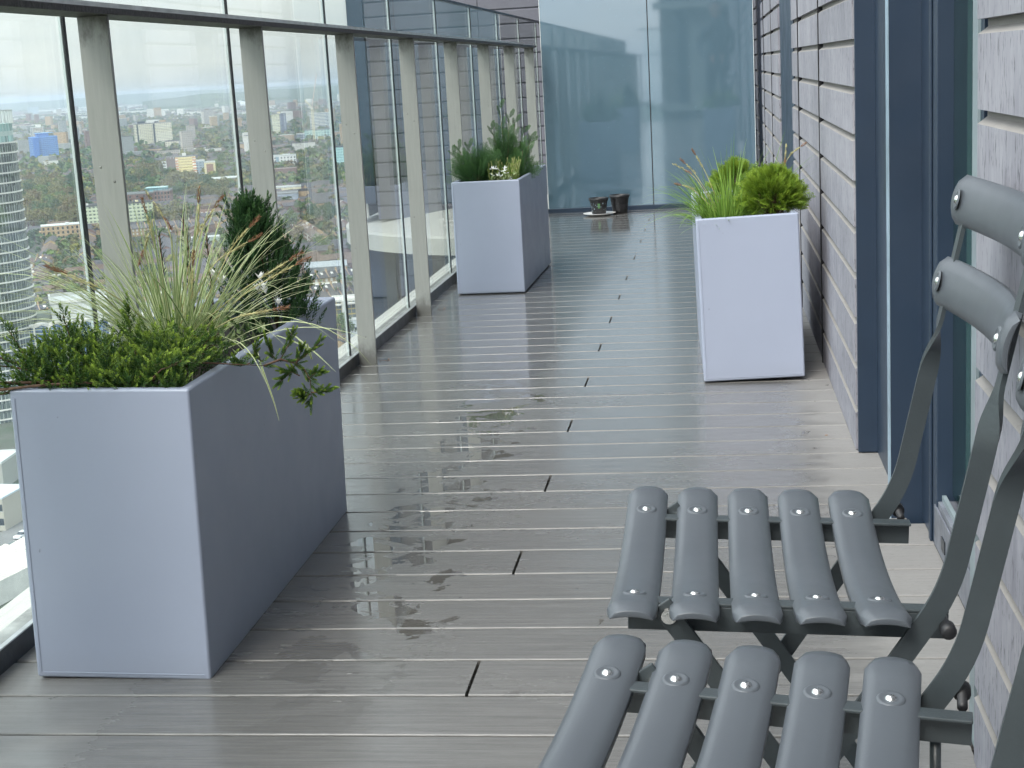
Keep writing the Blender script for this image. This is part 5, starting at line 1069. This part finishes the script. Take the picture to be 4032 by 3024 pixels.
for k in range(26000):
    azm = RAD(rn.uniform(10, 30)); D = 620+(rn.random()**1.35)*8500; x, y = -D*sin(azm), D*cos(azm)
    q = unproj(x, y); iw = inwood(*q)
    if not free(x, y, 4): continue
    if D < 1500 and rn.random() < .58: continue
    if not iw and mnoise.noise(V((x*.0022, y*.0022, 1))) < -.05 and rn.random() < .5: continue
    s = rn.uniform(3.2, 6.5) if D > 1500 else rn.uniform(2.3, 4.6); ft.cm = rn.choice((0, 0, 1, 1, 2, 3, 4)) if rn.random() < .8 else 2
    for j in range(10 if D > 2500 else 44):
        d = rdir(rn, -.6, 1.5); p = V((x, y, GZ+s*1.15))+d*s*rn.uniform(.6, 1.05); a = rdir(rn, -1, 1); b = a.cross(d).normalized(); u = s*(.50 if D > 2500 else .24)*rn.uniform(.7, 1.2); ft.quad(p-a*u-b*u, p+a*u-b*u*.8, p+a*u+b*u, p-a*u*.8+b*u)
o = ft.build('distant_trees', treem); tag(o, 'countless hazy street trees and woods between the far roofs', 'trees', kind='stuff')
# ---- the road with traffic, cars and the street at the bottom left
asph = simple('grey_asphalt', (.16, .16, .155), .85, 0, .15, .2)
ra, rb = G(1238, 780), G(1252, 600); d = (rb-ra).normalized(); s = d.cross(V((0, 0, 1))); mb = MB(); mb.quad(*(p+V((0, 0, .02)) for p in (ra-s*8-d*60, ra+s*8-d*60, rb+s*8, rb-s*8))); struct(mb.build('road', asph))
la, lb = G(-80, 2230), G(150, 2120); d2 = (lb-la).normalized(); s2 = d2.cross(V((0, 0, 1))); mb = MB(); mb.quad(*(p+V((0, 0, .02)) for p in (la-s2*13-d2*30, la+s2*13-d2*30, lb+s2*13+d2*30, lb-s2*13+d2*30))); struct(mb.build('street', asph))
mb = MB()
for k in range(7): c = la+d2*(k*6.0)-s2*3; mb.quad(*(p+V((0, 0, .03)) for p in (c-s2*2, c+s2*2, c+s2*2+d2*.18, c-s2*2+d2*.18)))
c = la-s2*3; mb.quad(*(p+V((0, 0, .03)) for p in (c-s2*.1, c+s2*.1, c+s2*.1+d2*40, c-s2*.1+d2*40))); struct(mb.build('parking_lines', whitew))
def carmesh():
    mb = MB(); prof = [(-2.15, .35), (-2.2, .75), (-2.05, .95), (-1.55, 1.02), (-.75, 1.02), (1.75, 1.02), (2.1, .95), (2.2, .7), (2.15, .35)]; mb.prism(prof, 1, -.88, .88)
    cab = MB(); a = [(-1.0, 1.03), (-.3, 1.50), (1.25, 1.52), (2.0, 1.03)]; cab.prism(a, 1, -.76, .76); rf = MB(); rf.prism([(-.25, 1.525), (-.2, 1.57), (1.2, 1.59), (1.25, 1.545)], 1, -.72, .72)
    wh = MB(); wh.tube([(0, -.11, 0), (0, .11, 0)], .33, 16); return mb, cab, rf, wh
cm_, cc_, cf_, cw_ = carmesh(); tyre = simple('tyre', (.02, .02, .02), .8)
def car(p, yaw, col, label, grp=None):
    e = empty('parked_car' if not grp else 'car', (p.x, p.y, GZ+.03), yaw, label, 'car', grp); pm = simple('car_paint', col, .25, .2, .05)
    cm_.build('body', pm, e, bevel=.06); cc_.build('windows', darkw, e, bevel=.04); cf_.build('roof_panel', pm, e)
    for x in (-1.35, 1.35):
        for y in (-.85, .85): o = cw_.build('wheel', tyre, e); o.location = (x, y, .33)
yaw2 = math.atan2(d2.y, d2.x)
car(G(50, 2165), yaw2+.12, (.20, .23, .23), 'dark grey green hatchback parked on the street far below the planter'); car(G(95, 2200), yaw2+.05, (.03, .035, .045), 'black car parked beside the marked bays at the planter edge'); car(G(88, 2118), yaw2, (.7, .71, .72), 'white car partly hidden behind the planter edge on the street below')
for i, (px_, py_, col) in enumerate(((1249, 678, (.7, .7, .7)), (1252, 688, (.72, .72, .7)), (1250, 695, (.6, .62, .65)), (1257, 701, (.7, .7, .72)), (1232, 706, (.2, .25, .32)), (1231, 716, (.08, .08, .1)), (1261, 712, (.74, .74, .74)), (1245, 668, (.5, .5, .52)), (1254, 660, (.7, .7, .7)))):
    car(G(px_, py_), math.atan2(d.y, d.x), col, 'tiny %s car on the straight road between the trees' % ('white', 'white', 'white', 'white', 'blue grey', 'black', 'white', 'grey', 'white')[i], 'cars on the straight road')
# buildings at the very bottom left
building('street_front_building', (-260, 118, 2085, 1960), 12, 'cream building with dark shopfront windows beside the parked cars below', simple('cream_front', (.38, .36, .30), .7), simple('ribbed_blue_white_roof', (.50, .56, .60), .5), rz=-.55, parapet=.2, wins=(9, 2, 1.9, 1.7, .8, darkw))
building('barrel_roof_block', (-300, 90, 1930, 1830), 14, 'pale building with a rounded white roof above the street front', simple('pale_front', (.34, .34, .31), .7), roofm[1], rz=-.4, parapet=.4)
pv = G(40, 2300); e = empty('glass_pyramid_roof', (pv.x, pv.y, GZ), yaw2, 'low ribbed pyramid canopy with pale glass beside the parking bays', 'canopy')
mb = MB(); 
for k in range(4):
    x = -18+k*12; v0, v1, v2, v3, v4 = [(x, -7, 5), (x+12, -7, 5), (x+12, 7, 5), (x, 7, 5), (x+6, 0, 9)]; mb.face([mb.vert(v) for v in (v0, v1, v4)]); mb.face([mb.vert(v) for v in (v1, v2, v4)]); mb.face([mb.vert(v) for v in (v2, v3, v4)]); mb.face([mb.vert(v) for v in (v3, v0, v4)])
mb.build('canopy_roof', facade('ribbed_canopy', (.62, .58, .50), (.42, .40, .36), 1.0, 20, .3, .9), e); mb = MB(); mb.box(-18, 30, -7, 7, 0, 4.98); mb.build('canopy_base', whitew, e)
# ---- hills on the horizon
def ridge(name, pts, D, depth, mat):
    mb = MB(); top = []; low = []; back = []; n = len(pts)
    fine = []
    for i in range(n-1):
        for j in range(24):
            t = j/24; x = pts[i][0]+(pts[i+1][0]-pts[i][0])*t; y = pts[i][1]+(pts[i+1][1]-pts[i][1])*t; fine.append((x, y+1.1*mnoise.noise(V((x*.02, D*.001, 0)))+.5*mnoise.noise(V((x*.09, D*.001, 4)))))
    for x, y in fine:
        r = ray(x, y); k = D/math.hypot(r.x, r.y); p = V((r.x*k, r.y*k, CH+r.z*k)); u = V((r.x, r.y, 0)).normalized(); top.append(mb.vert(p)); q = p-u*depth; q.z = GZ+.5; low.append(mb.vert(q)); q = p+u*depth; q.z = GZ; back.append(mb.vert(q))
    for i in range(len(fine)-1): mb.face((low[i], low[i+1], top[i+1], top[i])); mb.face((top[i], top[i+1], back[i+1], back[i]))
    return struct(recalc(mb.build(name, mat)))
hillm = simple('wooded_hill', (.055, .085, .035), .9, 0, .4, .004)
ridge('hill', [(-1500, 492), (-500, 440), (0, 410), (200, 396), (460, 374), (700, 360), (900, 351), (1060, 342), (1250, 331), (1400, 322), (2200, 285), (3500, 230)], 17000, 2500, hillm)
ridge('hill', [(560, 400), (690, 384), (760, 374), (830, 367), (900, 365), (960, 361), (1060, 352), (1150, 349), (1250, 341), (1330, 337), (1500, 330), (2200, 300)], 9500, 1600, hillm)
# ================================================================== THE PHOTOGRAPHER (mirrored in the screen)
def person():
    pe = empty('person', (0.10, -0.42, 0), 0, 'person in dark clothes holding a phone, seen as a dim reflection in the screen', 'person')
    vs = [(0, 0, .95, .15, .11), (0, .0, 1.12, .145, .105), (0, -.01, 1.30, .17, .11), (0, 0, 1.42, .12, .09), (0, .02, 1.49, .055, .055), (0, .04, 1.55, .06, .06),
          (-.16, 0, 1.39, .065, .065), (-.25, .02, 1.17, .05, .05), (-.16, .22, 1.03, .036, .036), (-.10, .30, 1.02, .028, .028),
          (.16, 0, 1.39, .065, .065), (.25, .02, 1.17, .05, .05), (.10, .22, 1.03, .036, .036), (.03, .30, 1.01, .028, .028),
          (-.09, 0, .88, .10, .10), (-.10, .02, .50, .07, .07), (-.11, 0, .08, .05, .05), (-.12, .14, .03, .035, .03),
          (.09, 0, .88, .10, .10), (.10, .02, .50, .07, .07), (.11, 0, .08, .05, .05), (.12, .14, .03, .035, .03)]
    es = [(0, 1), (1, 2), (2, 3), (3, 4), (4, 5), (3, 6), (6, 7), (7, 8), (8, 9), (3, 10), (10, 11), (11, 12), (12, 13), (0, 14), (14, 15), (15, 16), (16, 17), (0, 18), (18, 19), (19, 20), (20, 21)]
    me = bpy.data.meshes.new('body'); me.from_pydata([v[:3] for v in vs], es, []); o = bpy.data.objects.new('body', me); COL.objects.link(o); o.parent = pe
    sk = o.modifiers.new('skin', 'SKIN')
    for i, v in enumerate(vs): me.skin_vertices[0].data[i].radius = (v[3], v[4])
    me.skin_vertices[0].data[0].use_root = True
    sb = o.modifiers.new('s', 'SUBSURF'); sb.levels = 2; sb.render_levels = 2; me.materials.append(simple('dark_clothes', (.03, .035, .045), .8))
    skin = simple('skin', (.45, .27, .19), .55)
    mb = MB(); pr = [(.001, -.125), (.035, -.12), (.055, -.09), (.068, -.04), (.076, .01), (.078, .05), (.070, .09), (.045, .118), (.001, .128)]; mb.lathe(pr, 20)
    for i, v in enumerate(mb.v):
        x, y, z = v; y = y*1.18 + (.012 if z < -.05 and y > 0 else 0) + (.016*max(0, 1-abs(x)/.018)*max(0, 1-abs(z+.02)/.035) if y > .06 else 0); mb.v[i] = (x, y, z)
    h = mb.build('head', skin, pe, smooth=True); h.location = (0, .05, 1.655); h.rotation_euler = (RAD(-14), 0, 0)
    mb = MB(); 
    for sx in (-1, 1): mb.lathe([(.001, -.006), (.008, -.004), (.0085, .002), (.001, .006)], 10, (sx*.030, .083, .012))
    mb.build('eyes', M['rubber'], h, smooth=True)
    mb = MB(); mb.tube([(-.022, .080, -.062), (0, .086, -.064), (.022, .080, -.062)], .004, 6); mb.build('mouth', simple('lip', (.35, .14, .12), .5), h)
    for sx in (-1, 1): mb = MB(); mb.tube([(sx*.076, -.005, -.02), (sx*.088, -.015, .0), (sx*.080, -.005, .025)], .009, 8); mb.build('ear', skin, h, smooth=True)
    mb = MB(); mb.lathe([(.080, .035), (.083, .07), (.070, .105), (.040, .130), (.001, .138)], 20)
    for i, v in enumerate(mb.v): mb.v[i] = (v[0], v[1]*1.18-.012, v[2])
    mb.build('hair', simple('dark_hair', (.02, .016, .013), .6), h, smooth=True)
    for sx in (-1, 1):   # hands: palm and five curled fingers round the phone
        bm_v = [V((sx*.055, .325, 1.005)), V((sx*.052, .345, .985))]; mb = MB(); mb.tube([(sx*.075, .30, 1.015), (sx*.066, .325, 1.00), (sx*.058, .350, .985)], [.026, .034, .026], 10); mb.build('palm', skin, pe, smooth=True)
        for k in range(4): z = 1.012-k*.017; mb = MB(); mb.tube([(sx*.066, .352, z), (sx*.070, .374, z), (sx*.056, .384, z), (sx*.040, .382, z)], [.0095, .009, .008, .0065], 8); mb.build('finger', skin, pe, smooth=True)
        mb = MB(); mb.tube([(sx*.066, .322, 1.012), (sx*.056, .338, 1.035), (sx*.040, .354, 1.040)], [.011, .0095, .008], 8); mb.build('thumb', skin, pe, smooth=True)
    ph = empty('phone', (0.10, -0.055, 0.985), 0, 'dark phone held level in both hands by the photographer', 'phone'); mb = MB(); mb.box(-.078, .078, -.004, .004, -.037, .037); mb.build('body', M['rubber'], ph, bevel=.003)
    mb = MB(); mb.box(-.072, .072, -.0048, -.0042, -.033, .033); mb.build('screen_glass', darkw, ph)
person()
# ================================================================== AIR
hz = MB(); hz.box(-24000, 14000, -3000, 22000, GZ-1, 25.0); o = hz.build('haze', None)
t = NT('thin_haze'); t.t.nodes.remove(t.b); pvn = t.n('VolumePrincipled'); pvn.inputs['Color'].default_value = (0.74, 0.82, 0.96, 1); pvn.inputs['Density'].default_value = 0.000088; pvn.inputs['Anisotropy'].default_value = 0.2
t.l(pvn.outputs[0], t.o.inputs['Volume']); o.data.materials.clear(); o.data.materials.append(t.m); tag(o, 'thin blue grey haze over the whole city', 'haze', kind='stuff')
